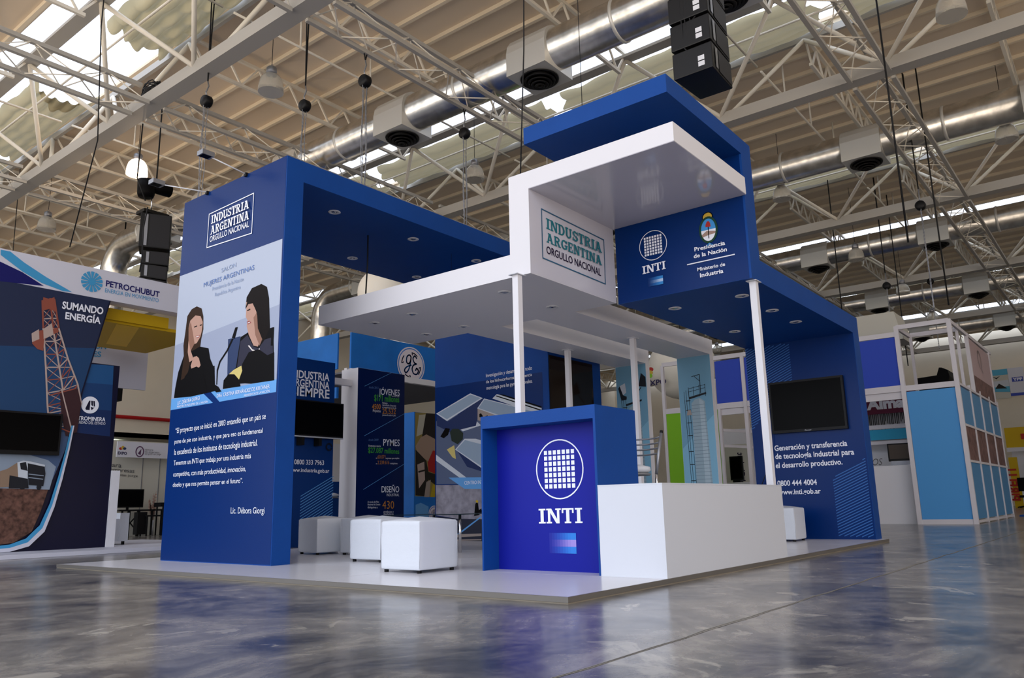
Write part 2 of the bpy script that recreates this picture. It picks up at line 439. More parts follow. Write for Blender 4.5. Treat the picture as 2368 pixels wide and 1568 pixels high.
# lattice ladder beams spanning between the main beams
def ladder(first, k, y, lab):
    x0 = bx_(k)+0.135; L = T-0.27
    if first is None:
        t = thing('lattice_beam', lab, 'beam', (x0, y, 0), group='lattice cross beams')
        z0, z1 = CZ+6.98, CZ+7.42
        ch = [(0.0, z0), (0.62, z0), (0.31, z1)]
        for i, (dy, z) in enumerate(ch):
            LP(MB().m('steel_grey').box(0, L, dy-0.035, dy+0.035, z-0.035, z+0.035), 'bottom_chord' if i < 2 else 'top_chord', t)
        n = 6; mb = MB().m('steel_white')
        for i in range(n):
            a, m2, e = i*L/n, (i+0.5)*L/n, (i+1)*L/n
            for (p, q) in ((0, 1), (0, 2), (1, 2)):
                mb.bar((a, ch[p][0], ch[p][1]), (m2, ch[q][0], ch[q][1]), 0.016); mb.bar((m2, ch[q][0], ch[q][1]), (e, ch[p][0], ch[p][1]), 0.016)
        LP(mb, 'web', t)
        return t
    t = copy_tree(first); t.location = (x0, y, 0); t['label'] = lab; return t
lad = None
for k in range(-1, NB-1):
    for i, y in enumerate((2.35, 7.95, 12.6, 17.8)):
        l = 'pale lattice cross beam, %s from the right in the %s roof bay' % (ORD[i], ORD[k+1])
        r_ = ladder(lad, k, rel(y), l); lad = lad or r_
# thin tie rods with hangers under every other joist
tie = None
for k in range(-1, NB-1):
    for i, j in enumerate((0, 2, 4, 6)):
        lab = 'thin cream tie rod with hangers, %s from the right in the %s roof bay' % (ORD[i], ORD[k+1])
        loc = (bx_(k)+0.1, rel(3.85+2.95*j+0.7), 0)
        if tie is None:
            t = thing('tie_rod', lab, 'rod', loc, group='tie rods under the roof')
            z = CZ+7.9
            LP(MB().m('steel_white').tube([(0, 0, z), (T-0.2, 0, z)], 0.022, 6), 'rod', t)
            for x in (1.3, 2.9, 4.6): LP(MB().m('steel_white').tube([(x, 0, z), (x, 0, ROOFZ-0.08)], 0.018, 6), 'hanger', t)
            tie = t
        else: t = copy_tree(tie); t.location = loc; t['label'] = lab

# galvanised air ducts with square outlet boxes
def duct(k):
    x = CX+9.88+T*k; z = CZ+7.47; r = 0.345
    t = thing('air_duct', 'galvanised round air duct with square outlets under the %s roof strip' % ORD[k+1], 'duct', (x, YN, 0), group='galvanised air ducts')
    ye = rel(21.3)
    path = [(x, YN, z), (x, ye, z)]
    for a in range(1, 7):
        q = a/6*math.pi/2; path.append((x, ye+0.9*math.sin(q), z-0.9*(1-math.cos(q))))
    path.append((x, ye+0.9, 2.75 if k == 0 else 3.0))
    P(MB().m('galvanised').tube(path, r, 28), 'pipe', t)
    yy = YN+0.5; i = 0
    while yy < ye:
        P(MB().m('galv_box').lathe([(r+0.002, -0.03), (r+0.018, -0.02), (r+0.018, 0.02), (r+0.002, 0.03)], (x, yy, z), 28, 'Y'), 'joint_band', t)
        yy += 1.65
    for j in range(-2, 6):
        y = rel(3.72+3.33*j) if j < 5 else rel(19.7)
        s = 0.40
        mb = MB().m('galv_box')
        pr = []
        for a in range(0, 9):
            q = math.pi*a/8; pr.append((x+s*math.cos(q), y-s, z+0.02+s*math.sin(q)*0.95))
        pr = pr + [(x-s, y-s, z-s), (x+s, y-s, z-s)]
        mb.prism(pr, (0, 2*s, 0))
        bo = P(mb, 'outlet_box', t)
        mb = MB().m('black_plastic')
        for rr, zz in ((0.33, 0), (0.27, -0.035), (0.21, -0.07), (0.15, -0.10), (0.09, -0.125)):
            mb.lathe([(rr-0.05, z-s+zz+0.0), (rr, z-s+zz-0.012), (rr-0.004, z-s+zz-0.03), (rr-0.055, z-s+zz-0.02), (rr-0.05, z-s+zz)], (x, y, 0), 26)
        mb.lathe([(0.3, z-s-0.001), (0.0, z-s-0.002)], (x, y, 0), 26)
        g = P(mb, 'round_grille', t); g.parent = bo; g.matrix_parent_inverse = Matrix.Identity(4)
    return t
for k in range(0, 5): duct(k)
#@@END

# ================================================================== the blue and white exhibition stand
PF = 0.04
mat('lam_floor', 'd2d0d4', 0.2, nscale=1.2, namt=0.02)
mat('edge_trim', '6f6a64', 0.35, 0.3)
mat('edge_cream', '8f8474', 0.6)
mb = MB().m('lam_floor').box(0, 7.53, 0, 7.0, 0.004, PF)
t = thing('stand_platform', 'low pale grey platform with metal edging under the blue and white stand', 'platform', (0, 0, 0))
P(mb, 'deck', t)
P(MB().m('edge_trim').box(-0.012, 0, -0.012, 7.0, 0.008, PF+0.001), 'edge_strip', t)
P(MB().m('edge_trim').box(0, 7.53, -0.012, 0, 0.008, PF+0.001), 'edge_strip', t)
P(MB().m('edge_cream').box(-0.006, 0.0, -0.006, 7.0, 0.0, 0.012).box(0, 7.53, -0.006, 0, 0, 0.012), 'edge_base', t)
mat('seam', '9d9ca2', 0.5)
mb = MB().m('seam')
for x in (1.22, 2.44, 3.66, 4.88, 6.1): mb.box(x-0.001, x+0.001, 0, 7.0, PF, PF+0.0006)
for y in (2.44, 4.88): mb.box(0, 7.53, y-0.001, y+0.001, PF, PF+0.0006)
P(mb, 'deck_seams', t)

# --- left blue portal: near leg with the printed wall, long beam, far block
V1, U1, U2, ZTT, ZTI, TL = 0.857, 4.185, 6.343, 4.464, 4.216, 0.227
FLX, FLX2, FU2 = 5.73, 7.242, 6.599
por = thing('blue_portal', 'tall blue portal at left with printed leg and long overhead beam', 'exhibition structure', (V1, U1, 0))
P(MB().m('blue_paint').box(V1, V1+TL, U1, U2, PF, ZTI), 'near_leg', por)
P(MB().m('blue_paint').box(V1, FLX+0.2, U1, U2, ZTI, ZTT), 'overhead_beam', por)
P(MB().m('blue_paint').box(FLX, FLX2, U1, FU2, PF, ZTI+0.1), 'far_block', por)
mat('poster_grey', 'a9b2c4', 0.4); mat('poster_grey2', '949db4', 0.4)
mat('band_blue', '5f9bd6', 0.4); mat('hair_dark', '120c0a', 0.45, spec=0.06); mat('hair_brown', '33241b', 0.45, spec=0.06)
mat('skin_light', 'b08a7a', 0.5); mat('skin_shade', '86604f', 0.5); mat('cloth_black', '0a090b', 0.5, spec=0.06); mat('cloth_pattern', '2e2e3e', 0.5, spec=0.1)
mat('chair_blue', '24365c', 0.5); mat('yellow_cloth', 'c8b870', 0.5); mat('text_slate', '5b7ab4', 0.5); mat('text_pale', '8fa0c0', 0.5); mat('lip', '8a3a3a', 0.5); mat('tooth', 'd8d0cc', 0.5)
VX = V1-0.002
P(MB().m('blue_vinyl').poly([(VX, U1+0.012, PF+0.01), (VX, U2, PF+0.01), (VX, U2, ZTT), (VX, U1+0.012, ZTT)]), 'printed_wall', por, 'dark blue printed vinyl')
L = []
L.append(('poster_grey', [(4.215, 3.49), (6.343, 3.49), (6.343, 1.93), (4.215, 1.93)]))
L.append(('poster_grey2', [(4.215, 2.75), (6.343, 2.6), (6.343, 1.93), (4.215, 1.93)]))
L.append(('band_blue', [(4.215, 1.935), (6.343, 1.935), (6.343, 1.80), (4.215, 1.80)]))
L.append(('blue_vinyl', [(5.655,1.946),(5.501,1.955),(5.214,1.753),(5.337,1.754)]))
# right woman
L.append(('chair_blue', [(5.174,2.508),(4.924,2.505),(4.961,2.155),(5.149,2.07)]))
L.append(('cloth_black', [(4.923,2.495),(4.727,2.54),(4.309,2.508),(4.254,1.928),(4.678,1.938),(4.945,1.978),(5.107,2.075),(4.986,2.159)]))
L.append(('hair_dark', [(4.857,2.804),(4.843,2.943),(4.75,3.031),(4.57,3.046),(4.461,2.991),(4.412,2.854),(4.372,2.518),(4.472,2.38),(4.565,2.345),(4.642,2.502),(4.714,2.685),(4.819,2.853)]))
L.append(('skin_light', [(4.847,2.883),(4.757,2.907),(4.668,2.826),(4.625,2.695),(4.639,2.56),(4.53,2.412),(4.581,2.338),(4.663,2.359),(4.765,2.496),(4.815,2.603),(4.803,2.665),(4.841,2.716),(4.84,2.806)]))
L.append(('skin_shade', [(4.689,2.681),(4.628,2.735),(4.597,2.544),(4.506,2.409),(4.549,2.343),(4.64,2.477)]))
L.append(('hair_dark', [(4.857,2.804),(4.816,2.917),(4.711,2.958),(4.603,2.839),(4.574,2.662),(4.514,2.506),(4.586,2.615),(4.645,2.748),(4.719,2.85),(4.802,2.855)]))
L.append(('lip', [(4.819,2.653),(4.761,2.658),(4.726,2.628),(4.791,2.619)]))
L.append(('tooth', [(4.802,2.643),(4.752,2.645),(4.751,2.635),(4.792,2.631)]))
L.append(('hair_dark', [(4.822,2.788),(4.764,2.798),(4.755,2.781),(4.813,2.776)]))
L.append(('cloth_pattern', [(4.919,2.445),(4.79,2.5),(4.662,2.349),(4.563,2.316),(4.458,2.397),(4.317,2.404),(4.279,2.07),(4.554,2.2),(4.859,2.143),(4.961,2.155)]))
L.append(('tooth', [(4.771,2.375),(4.746,2.376),(4.685,2.323),(4.61,2.294),(4.547,2.314),(4.538,2.303),(4.608,2.279),(4.692,2.31)]))
L.append(('cloth_black', [(4.862,2.182),(4.748,2.298),(4.562,2.306),(4.397,2.217),(4.275,2.233),(4.254,1.928),(4.518,1.935),(4.91,1.964)]))
L.append(('yellow_cloth', [(5.134,2.088),(5.027,2.134),(4.878,2.164),(4.856,2.103),(4.914,2.004),(5.019,2.055)]))
L.append(('cloth_black', [(5.224,1.94),(5.216,2.038),(5.126,2.097),(5.005,2.082),(4.897,2.002),(4.874,1.931)]))
L.append(('cloth_black', [(4.341,2.513),(4.294,2.51),(4.295,2.307),(4.342,2.313)]))
# microphone
L.append(('cloth_black', [(5.096,2.511),(5.037,2.623),(4.985,2.62),(5.034,2.492)]))
L.append(('cloth_black', [(5.095,2.501),(5.06,2.496),(5.161,2.37),(5.299,2.258),(5.343,2.163),(5.344,2.003),(5.362,2.005),(5.371,2.176),(5.327,2.272),(5.188,2.384)]))
# left woman
L.append(('hair_brown', [(6.113,2.755),(6.094,2.931),(6.004,3.003),(5.889,3.021),(5.778,2.974),(5.728,2.865),(5.711,2.708),(5.745,2.593),(5.76,2.474),(5.962,2.397),(6.112,2.427),(6.14,2.57)]))
L.append(('cloth_black', [(6.154,2.369),(6.089,2.483),(5.923,2.476),(5.764,2.506),(5.572,2.458),(5.522,2.328),(5.437,2.215),(5.382,1.932),(5.906,1.921),(6.28,1.943),(6.265,2.063),(6.219,2.249)]))
L.append(('hair_brown', [(6.106,2.458),(6.016,2.526),(5.941,2.383),(6.013,2.172),(6.146,2.145),(6.126,2.301)]))
L.append(('skin_light', [(6.045,2.771),(6.017,2.864),(5.906,2.91),(5.787,2.88),(5.731,2.801),(5.738,2.697),(5.768,2.622),(5.836,2.559),(5.922,2.55),(5.962,2.481),(5.881,2.365),(5.975,2.346),(6.029,2.475),(6.027,2.618)]))
L.append(('skin_shade', [(6.045,2.771),(6.005,2.846),(5.939,2.701),(5.885,2.56),(5.962,2.481),(6.027,2.618)]))
L.append(('lip', [(5.876,2.649),(5.78,2.65),(5.787,2.625),(5.843,2.618)]))
L.append(('tooth', [(5.865,2.642),(5.789,2.644),(5.797,2.632),(5.844,2.628)]))
L.append(('hair_dark', [(5.919,2.773),(5.852,2.778),(5.85,2.765),(5.917,2.759)]))
L.append(('hair_dark', [(5.794,2.774),(5.747,2.775),(5.745,2.761),(5.793,2.761)]))
L.append(('skin_light', [(5.941,2.299),(5.885,2.397),(5.818,2.398),(5.767,2.366),(5.72,2.276),(5.745,2.254),(5.83,2.254),(5.901,2.211)]))
L.append(('cloth_black', [(6.07,2.005),(6.062,2.177),(5.945,2.258),(5.804,2.271),(5.674,2.204),(5.606,2.083),(5.552,1.925)]))
L.append(('cloth_black', [(5.511,2.224),(5.421,2.233),(5.389,2.008),(5.315,1.975),(5.247,1.913),(5.353,1.914),(5.468,1.992)]))
art('X', VX-0.0005, L, 'printed_photo', por, 'printed photograph of two seated women in dark clothes beside a microphone')
TX = V1-0.0085
mb = MB()
def XT(mb, val, s, a, b, c, **k): add_text(mb, 'X', val, s, a, b, c, **k)
def YT(mb, val, s, a, b, c, **k): add_text(mb, 'Y', val, s, a, b, c, **k)
def frame_outline(mb, axis, val, quad, t, m):
    mb.m(m); c = Vector((sum(q[0] for q in quad)/4, sum(q[1] for q in quad)/4))
    inn = []
    for q in quad:
        v = Vector(q)-c; inn.append((q[0]-math.copysign(t, v.x), q[1]-math.copysign(t, v.y)))
    for i in range(4):
        j = (i+1) % 4
        mb.poly([to_plane(axis, val, *quad[i]), to_plane(axis, val, *quad[j]), to_plane(axis, val, *inn[j]), to_plane(axis, val, *inn[i])])
frame_outline(mb, 'X', TX, [(5.739,4.165),(4.792,4.185),(4.795,3.686),(5.745,3.723)], 0.012, 'white_letter')
XT(mb, TX, 'INDUSTRIA', *[(5.676,4.018),(4.859,4.006),(5.663,4.126)], slab=True)
XT(mb, TX, 'ARGENTINA', *[(5.676,3.879),(4.857,3.874),(5.668,3.988)], slab=True)
XT(mb, TX, 'ORGULLO NACIONAL', *[(5.685,3.787),(4.862,3.786),(5.683,3.858)], bold=0.01)
P(mb, 'lettering', por, 'white boxed lettering')
mb = MB()
XT(mb, TX, 'SALON', *[(5.388,3.343),(5.085,3.354),(5.393,3.392)], m='text_pale', bold=0.0)
XT(mb, TX, 'MUJERES ARGENTINAS', *[(5.759,3.235),(4.717,3.242),(5.765,3.29)], m='text_slate', bold=0.0)
XT(mb, TX, 'Presidencia de la Nación', *[(5.562,3.154),(4.92,3.15),(5.567,3.198)], m='text_pale', bold=0.0)
XT(mb, TX, 'Republica Argentina', *[(5.498,3.073),(4.973,3.068),(5.503,3.116)], m='text_pale', bold=0.0)
XT(mb, TX, 'LIC. DÉBORA GIORGI', *[(6.178,1.849),(5.692,1.864),(6.184,1.891)], bold=0.0)
XT(mb, TX, 'MINISTRA DE INDUSTRIA DE LA NACIÓN', *[(6.184,1.813),(5.512,1.811),(6.187,1.839)], bold=0.0)
XT(mb, TX, 'DRA. CRISTINA FERNÁNDEZ DE KIRCHNER', *[(5.329,1.852),(4.325,1.853),(5.333,1.892)], bold=0.0)
XT(mb, TX, 'PRESIDENTA DE LA NACIÓN', *[(4.789,1.807),(4.322,1.811),(4.791,1.831)], bold=0.0)
P(mb, 'caption_lettering', por)
mb = MB()
for s, a in (('“El proyecto que se inició en 2003 entendió que un país se', [(6.184,1.508),(4.371,1.531),(6.192,1.57)]),
             ('pone de pie con industria, y que para eso es fundamental', [(6.188,1.385),(4.414,1.388),(6.195,1.436)]),
             ('la excelencia de los institutos de tecnología industrial.', [(6.181,1.252),(4.497,1.258),(6.189,1.318)]),
             ('Tenemos un INTI que trabaja por una industria más', [(6.175,1.13),(4.605,1.132),(6.182,1.186)]),
             ('competitiva, con más productividad, innovación,', [(6.167,0.998),(4.689,1.0),(6.175,1.054)]),
             ('diseño y que nos permite pensar en el futuro”.', [(6.162,0.878),(4.734,0.879),(6.168,0.928)]),
             ('Lic. Débora Giorgi', [(4.932,0.562),(4.322,0.555),(4.938,0.625)])):
    XT(mb, TX, s, *a, bold=0.003)
P(mb, 'quotation_lettering', por)
# far block: printed wall, dark glossy panel, and downlights under the beam
FX = FLX-0.002
P(MB().m('blue_vinyl').poly([(FX, 4.30, PF+0.01), (FX, FU2, PF+0.01), (FX, FU2, 2.6), (FX, 4.30, 2.6)]), 'printed_wall', por)
mat('aerial_roof', '8ea0b4', 0.45); mat('aerial_white', 'c3c9d2', 0.45); mat('aerial_road', '55607c', 0.45); mat('aerial_wall', '1d2c58', 0.45); mat('aerial_tan', '9c8f88', 0.45)
mat('tree_green', '1f2a22', 0.5); mat('rock_wall', '8b8792', 0.6, nscale=8, namt=0.3); mat('helmet', 'c0a020', 0.5); mat('dark_print', '2b2d3c', 0.4); mat('mid_road', '7d8798', 0.5)
L = [('aerial_road', [(6.574,2.019),(6.251,2.139),(4.36,1.671),(3.313,1.532),(3.349,0.854),(6.566,0.961)]),
     ('aerial_white', [(6.575,1.453),(5.643,0.896),(5.782,0.901),(6.575,1.351)]),
     ('aerial_white', [(6.056,1.868),(5.672,1.959),(5.562,1.872),(5.96,1.803)]),
     ('aerial_wall', [(6.563,2.122),(6.301,1.996),(5.526,2.309),(5.674,1.874),(6.253,1.81),(6.553,1.943)]),
     ('aerial_white', [(6.573,2.152),(5.789,2.422),(5.516,2.315),(6.321,2.005)]),
     ('aerial_roof', [(6.533,2.149),(5.789,2.4),(5.563,2.32),(6.321,2.035)]),
     ('aerial_tan', [(5.631,2.162),(5.211,1.997),(4.356,1.77),(4.362,1.605),(5.635,1.963)]),
     ('aerial_white', [(5.314,2.288),(5.221,2.349),(5.096,2.329),(4.329,2.055),(4.334,1.922)]),
     ('cloth_black', [(5.24,2.316),(5.222,2.328),(4.331,2.015),(4.331,1.995)]),
     ('cloth_black', [(5.203,2.347),(5.078,2.327),(4.329,2.068),(4.33,2.041)]),
     ('aerial_white', [(5.641,2.156),(5.489,2.305),(4.332,1.968),(4.343,1.67),(5.211,1.997)]),
     ('aerial_roof', [(5.613,2.16),(5.48,2.29),(4.333,1.955),(4.342,1.696),(5.211,2.018)]),
     ('cloth_black', [(5.596,2.059),(5.558,2.07),(5.522,2.024),(5.532,1.99),(5.596,2.009)]),
     ('cloth_black', [(5.466,2.012),(5.42,2.023),(5.384,1.977),(5.394,1.943),(5.467,1.97)]),
     ('aerial_wall', [(6.108,1.513),(5.914,1.657),(5.573,1.238),(5.575,1.134),(5.872,1.217)]),
     ('aerial_white', [(6.137,1.514),(5.923,1.679),(5.677,1.662),(4.374,1.278),(4.381,1.083),(5.574,1.189)]),
     ('aerial_roof', [(6.108,1.513),(5.914,1.657),(4.374,1.258),(4.38,1.096),(5.573,1.217)]),
     ('tree_green', [(6.253,1.81),(6.193,1.864),(6.056,1.853),(5.951,1.774),(5.961,1.675),(6.078,1.597),(6.214,1.663)]),
     ('yellow_cloth', [(6.324,1.525),(6.156,1.587),(6.119,1.356),(6.197,1.389)]),
     ('cloth_black', [(6.473,1.753),(6.352,1.891),(6.252,1.868),(6.293,1.77),(6.393,1.718)]),
     ('rock_wall', [(6.576,0.947),(4.388,0.876),(4.407,0.352),(6.09,0.389),(6.577,0.449)]),
     ('band_blue', [(6.287,1.058),(4.384,1.005),(4.391,0.812),(5.933,0.864)]),
     ('dark_print', [(6.577,0.435),(6.09,0.389),(4.407,0.352),(4.42,-0.013),(6.578,-0.041)]),
     ('band_blue', [(6.111,0.142),(5.587,0.426),(5.578,0.406),(6.092,0.122)]),
     ('aerial_tan', [(6.121,0.142),(5.583,0.158),(5.583,0.118),(6.121,0.094)]),
     ('aerial_tan', [(6.121,0.06),(5.584,0.071),(5.584,0.052),(6.122,0.04)]),
     ('cloth_black', [(5.733,0.428),(5.703,0.624),(5.647,0.657),(5.631,0.521),(5.576,0.548),(5.559,0.48),(5.641,0.44)]),
     ('helmet', [(5.702,0.658),(5.674,0.685),(5.638,0.664),(5.657,0.63)])]
art('X', FX-0.001, L, 'printed_photo', por, 'printed aerial picture of grey-roofed workshops over a rock wall')
mb = MB(); FT = FX-0.0065
XT(mb, FT, 'Investigación y desarrollo en todo', *[(5.436,2.65),(4.492,2.663),(5.435,2.708)], bold=0.004)
XT(mb, FT, 'de los hidrocarburos y referencia', *[(5.438,2.55),(4.496,2.561),(5.437,2.6)], bold=0.004)
XT(mb, FT, 'metrología para las pymes nacionales.', *[(5.43,2.442),(4.491,2.457),(5.429,2.499)], bold=0.004)
XT(mb, FT, 'CENTRO INTI', *[(5.932,0.933),(5.523,0.933),(5.931,0.989)], bold=0.002)
P(mb, 'lettering', por)
mat('glossy_brown', '1d1410', 0.08)
P(MB().m('glossy_brown').box(5.745, 6.98, U1-0.012, U1, 0.4, 2.86), 'glossy_panel', por, 'dark brown glossy panel')
def downlight(parent, x, y, z):
    mb = MB().m('white_lamin').lathe([(0.075, z), (0.078, z-0.006), (0.06, z-0.010), (0.045, z-0.004), (0.043, z+0.0)], (x, y, 0), 24)
    f = P(mb, 'downlight', parent, 'white round recessed downlight')
    mb = MB().m('chrome').lathe([(0.043, z-0.001), (0.03, z-0.008), (0.0, z-0.006)], (x, y, 0), 20)
    b = P(mb, 'reflector', parent); b.parent = f; b.matrix_parent_inverse = Matrix.Identity(4)
for x in (1.9, 3.27, 4.6):
    for y in (4.65, 5.92): downlight(por, x, y, ZTI)
# floodlight arms clipped to the portal top
def flood(y, yl, zl, lab):
    t = thing('arm_floodlight', lab, 'floodlight', (V1, y, ZTT), group='floodlights on the portal top')
    P(MB().m('black_plastic').box(V1-0.03, V1+0.05, y-0.02, y+0.02, ZTT-0.03, ZTT+0.012), 'clamp', t)
    a, b = Vector((V1-0.02, y, ZTT)), Vector((V1-0.42, yl, zl))
    P(MB().m('white_lamin').tube([a, b], 0.008), 'arm', t)
    h = MB().m('grey_metal').box(b.x-0.10, b.x+0.05, b.y-0.06, b.y+0.06, b.z-0.02, b.z+0.035)
    hd = P(h, 'lamp_head', t, 'light grey lamp head')
    g = P(MB().m('screen').box(b.x-0.085, b.x+0.02, b.y-0.045, b.y+0.045, b.z-0.024, b.z-0.0195), 'glass', t); g.parent = hd; g.matrix_parent_inverse = Matrix.Identity(4)
flood(4.97, 5.12, 4.60, 'small grey floodlight on an arm over the portal top, the one nearer the portal corner')
flood(5.80, 6.22, 4.56, 'small grey floodlight on an arm over the portal top, the one farther from the corner')
# --- right blue ribbon: top slab, sign wall, lower slab and television leg
B0, VB, VT, MB_, MT_, BZ, BZI, VN, RZ, RZI = 0.095, 7.331, 7.601, 3.689, 3.956, 4.409, 4.227, 1.989, 3.092, 2.838
rib = thing('blue_ribbon_canopy', 'blue folded canopy with sign wall, lower slab and television leg at right', 'exhibition structure', (VB, B0, 0))
P(MB().m('blue_paint').box(VN, MT_, B0, 1.732, BZI, BZ), 'top_slab', rib)
P(MB().m('blue_paint').box(MB_, MT_, B0, 1.694, RZI, BZI), 'sign_wall', rib)
P(MB().m('blue_paint').box(MT_, VT, B0, 1.68, RZI, RZ), 'lower_slab', rib)
P(MB().m('blue_paint').box(VB, VT, B0, 1.657, PF, RZI), 'leg', rib)
for x in (4.31, 5.24, 6.07):
    for y in (0.46, 1.29): downlight(rib, x, y, RZI)
SX = MB_-0.002
P(MB().m('blue_vinyl').poly([(SX, 0.12, RZI+0.003), (SX, 1.694, RZI+0.003), (SX, 1.694, BZI-0.0), (SX, 0.12, BZI-0.0)]), 'sign_face', rib)
ST = SX-0.008
def inti_logo(mb, axis, val, c, rx, rz, flip=1, m='white_letter', t=None):
    mb.m(m); ring(mb, axis, val, c[0], c[1], rx, rz, t or rx*0.045)
    s = rx*1.28/7*1.0; sz = rz*1.28/7
    for i in range(7):
        for j in range(7):
            a = c[0]+(i-3)*s*1.04; z = c[1]+(j-3)*sz*1.03
            q = [(a-s*.36, z-sz*.38), (a+s*.36, z-sz*.38), (a+s*.36, z+sz*.38), (a-s*.36, z+sz*.38)]
            mb.poly([to_plane(axis, val, *p) for p in q])
def flag(parent, axis, val, a0, a1, z0, z1, mats, n=10):
    """three-band flag fading into the ground colour towards its left side"""
    mb = MB()
    for b in range(3):
        za, zb = z0+(z1-z0)*b/3, z0+(z1-z0)*(b+1)/3
        for i in range(n):
            x0, x1 = a0+(a1-a0)*i/n, a0+(a1-a0)*(i+1)/n
            f = min(1, (i+0.5)/n*1.25); base, c = mats[0], mats[1] if b != 1 else mats[2]
            nm = 'flag_%s_%d_%d' % (mats[3], b != 1, i)
            l0, l1 = [int(base[k:k+2], 16) for k in (0, 2, 4)], [int(c[k:k+2], 16) for k in (0, 2, 4)]
            mat(nm, tuple(l0[k]+(l1[k]-l0[k])*f for k in range(3)), 0.4)
            mb.m(nm).poly([to_plane(axis, val, a, z) for a, z in ((x0, za), (x1, za), (x1, zb), (x0, zb))])
    return P(mb, 'printed_flag', parent, 'pale blue and white banded printed flag')
mb = MB()
c0 = [(1.202,3.443)][0]
inti_logo(mb, 'X', ST, c0, 0.176, 0.176)
XT(mb, ST, 'INTI', *[(1.356,3.13),(1.06,3.136),(1.35,3.222)], slab=True)
P(mb, 'emblem', rib, 'white round emblem over four slab letters')
fl = [(1.287,2.989),(1.103,2.969),(1.102,3.069)]
flag(rib, 'X', ST, fl[0][0], fl[1][0], fl[1][1], fl[2][1], ('022864', '2f7fc4', 'a9bfe0', 'a'))
mat('crest_gold', 'c2a23c', 0.5); mat('crest_green', '123c2c', 0.5); mat('crest_sky', '3f8fd0', 0.5); mat('crest_red', 'a82a24', 0.5); mat('crest_skin', 'a08478', 0.5)
e = [(0.526,3.466)][0]
L = [('cloth_black', ell(e[0], e[1]+0.148, 0.062, 0.055)), ('crest_gold', ell(e[0], e[1]+0.147, 0.052, 0.047)),
     ('crest_green', ell(e[0], e[1], 0.108, 0.152, 28)), ('crest_sky', ell(e[0], e[1], 0.084, 0.127, 28)),
     ('white_letter', [(e[0]+0.084*math.cos(a), e[1]+0.127*math.sin(a)) for a in (math.pi*(1+k/14) for k in range(15))]),
     ('crest_skin', [(e[0]+0.08, e[1]-0.045), (e[0]+0.02, e[1]-0.01), (e[0]-0.08, e[1]-0.03), (e[0]-0.078, e[1]-0.055), (e[0], e[1]-0.06), (e[0]+0.07, e[1]-0.075)]),
     ('cloth_black', [(e[0]-0.005, e[1]-0.1), (e[0]+0.005, e[1]-0.1), (e[0]+0.005, e[1]+0.04), (e[0]-0.005, e[1]+0.04)]),
     ('crest_red', [(e[0]-0.03, e[1]+0.03), (e[0]+0.03, e[1]+0.035), (e[0]+0.028, e[1]+0.06), (e[0]+0.012, e[1]+0.095), (e[0]-0.012, e[1]+0.097), (e[0]-0.026, e[1]+0.07)]),
     ('crest_sky', [(e[0]-0.035, e[1]-0.185), (e[0]-0.002, e[1]-0.16), (e[0]+0.03, e[1]-0.185), (e[0]+0.035, e[1]-0.178), (e[0]+0.004, e[1]-0.150), (e[0]-0.004, e[1]-0.150), (e[0]-0.04, e[1]-0.178)])]
art('X', ST, L, 'printed_crest', rib, 'oval crest with red cap and clasped hands')
mb = MB()
XT(mb, ST, 'Presidencia', *[(0.704,3.26),(0.35,3.256),(0.701,3.304)], bold=0.022)
XT(mb, ST, 'de la Nación', *[(0.718,3.183),(0.336,3.182),(0.715,3.227)], bold=0.022)
XT(mb, ST, 'Ministerio de', *[(0.686,3.029),(0.369,3.026),(0.683,3.067)], bold=0.018)
XT(mb, ST, 'Industria', *[(0.661,2.955),(0.394,2.954),(0.658,2.999)], bold=0.022)
r1, r2_ = [(0.802,3.127),(0.254,3.126)]
mb.m('white_letter').poly([(ST, r1[0], r1[1]-0.006), (ST, r2_[0], r1[1]-0.006), (ST, r2_[0], r1[1]+0.006), (ST, r1[0], r1[1]+0.006)])
P(mb, 'lettering', rib)
# television leg print
LX = VB-0.002
P(MB().m('blue_vinyl').poly([(LX, 0.10, PF+0.003), (LX, 1.657, PF+0.003), (LX, 1.657, RZI), (LX, 0.10, RZI)]), 'printed_face', rib)
LT = LX-0.006
mat('stripe_blue', '2f62a6', 0.4)
def stripes(axis, val, quad, step, w, parent, m='stripe_blue', up=0.55):
    """slanting hatch clipped to a quad given as a_left, a_right, (z0,z1) at left, (z0,z1) at right"""
    (aL, aR, l0, l1, r0, r1) = quad; mb = MB().m(m); n = 0
    sgn = 1 if aR > aL else -1; W = abs(aR-aL); c = min(l0, r0)-up*W
    N = 12
    while c < max(l1, r1):
        for i in range(N):
            t0, t1 = i/N, (i+1)/N
            za, zb = c+up*W*t0, c+up*W*t1
            lo = lambda t: l0+(r0-l0)*t
            hi = lambda t: l1+(r1-l1)*t
            if za >= lo(t0)-1e-6 and zb+w <= hi(t1)+1e-6 and zb >= lo(t1)-1e-6 and za+w <= hi(t0)+1e-6:
                a0, a1 = aL+(aR-aL)*t0, aL+(aR-aL)*t1
                mb.poly([to_plane(axis, val, *p) for p in ((a0, za), (a1, zb), (a1, zb+w), (a0, za+w))])
        c += step
    return P(mb, 'printed_hatching', parent)
a = [(1.661,2.819),(0.995,2.842),(1.665,1.534),(1.018,2.269)]
stripes('X', LT, (a[0][0]-0.0, a[1][0], a[2][1], RZI, a[3][1], RZI), 0.037, 0.013, rib, up=0.45)
a = [(0.571,0.867),(0.087,1.113),(0.594,0.04),(0.107,0.044)]
stripes('X', LT, (a[0][0], 0.12, 0.06, a[0][1], 0.06, a[1][1]), 0.037, 0.013, rib, up=0.45)
mb = MB()
XT(mb, LT, 'Generación y transferencia', *[(1.345,1.274),(0.332,1.285),(1.338,1.348)], bold=0.02)
XT(mb, LT, 'de tecnología industrial para', *[(1.343,1.156),(0.255,1.163),(1.336,1.23)], bold=0.02)
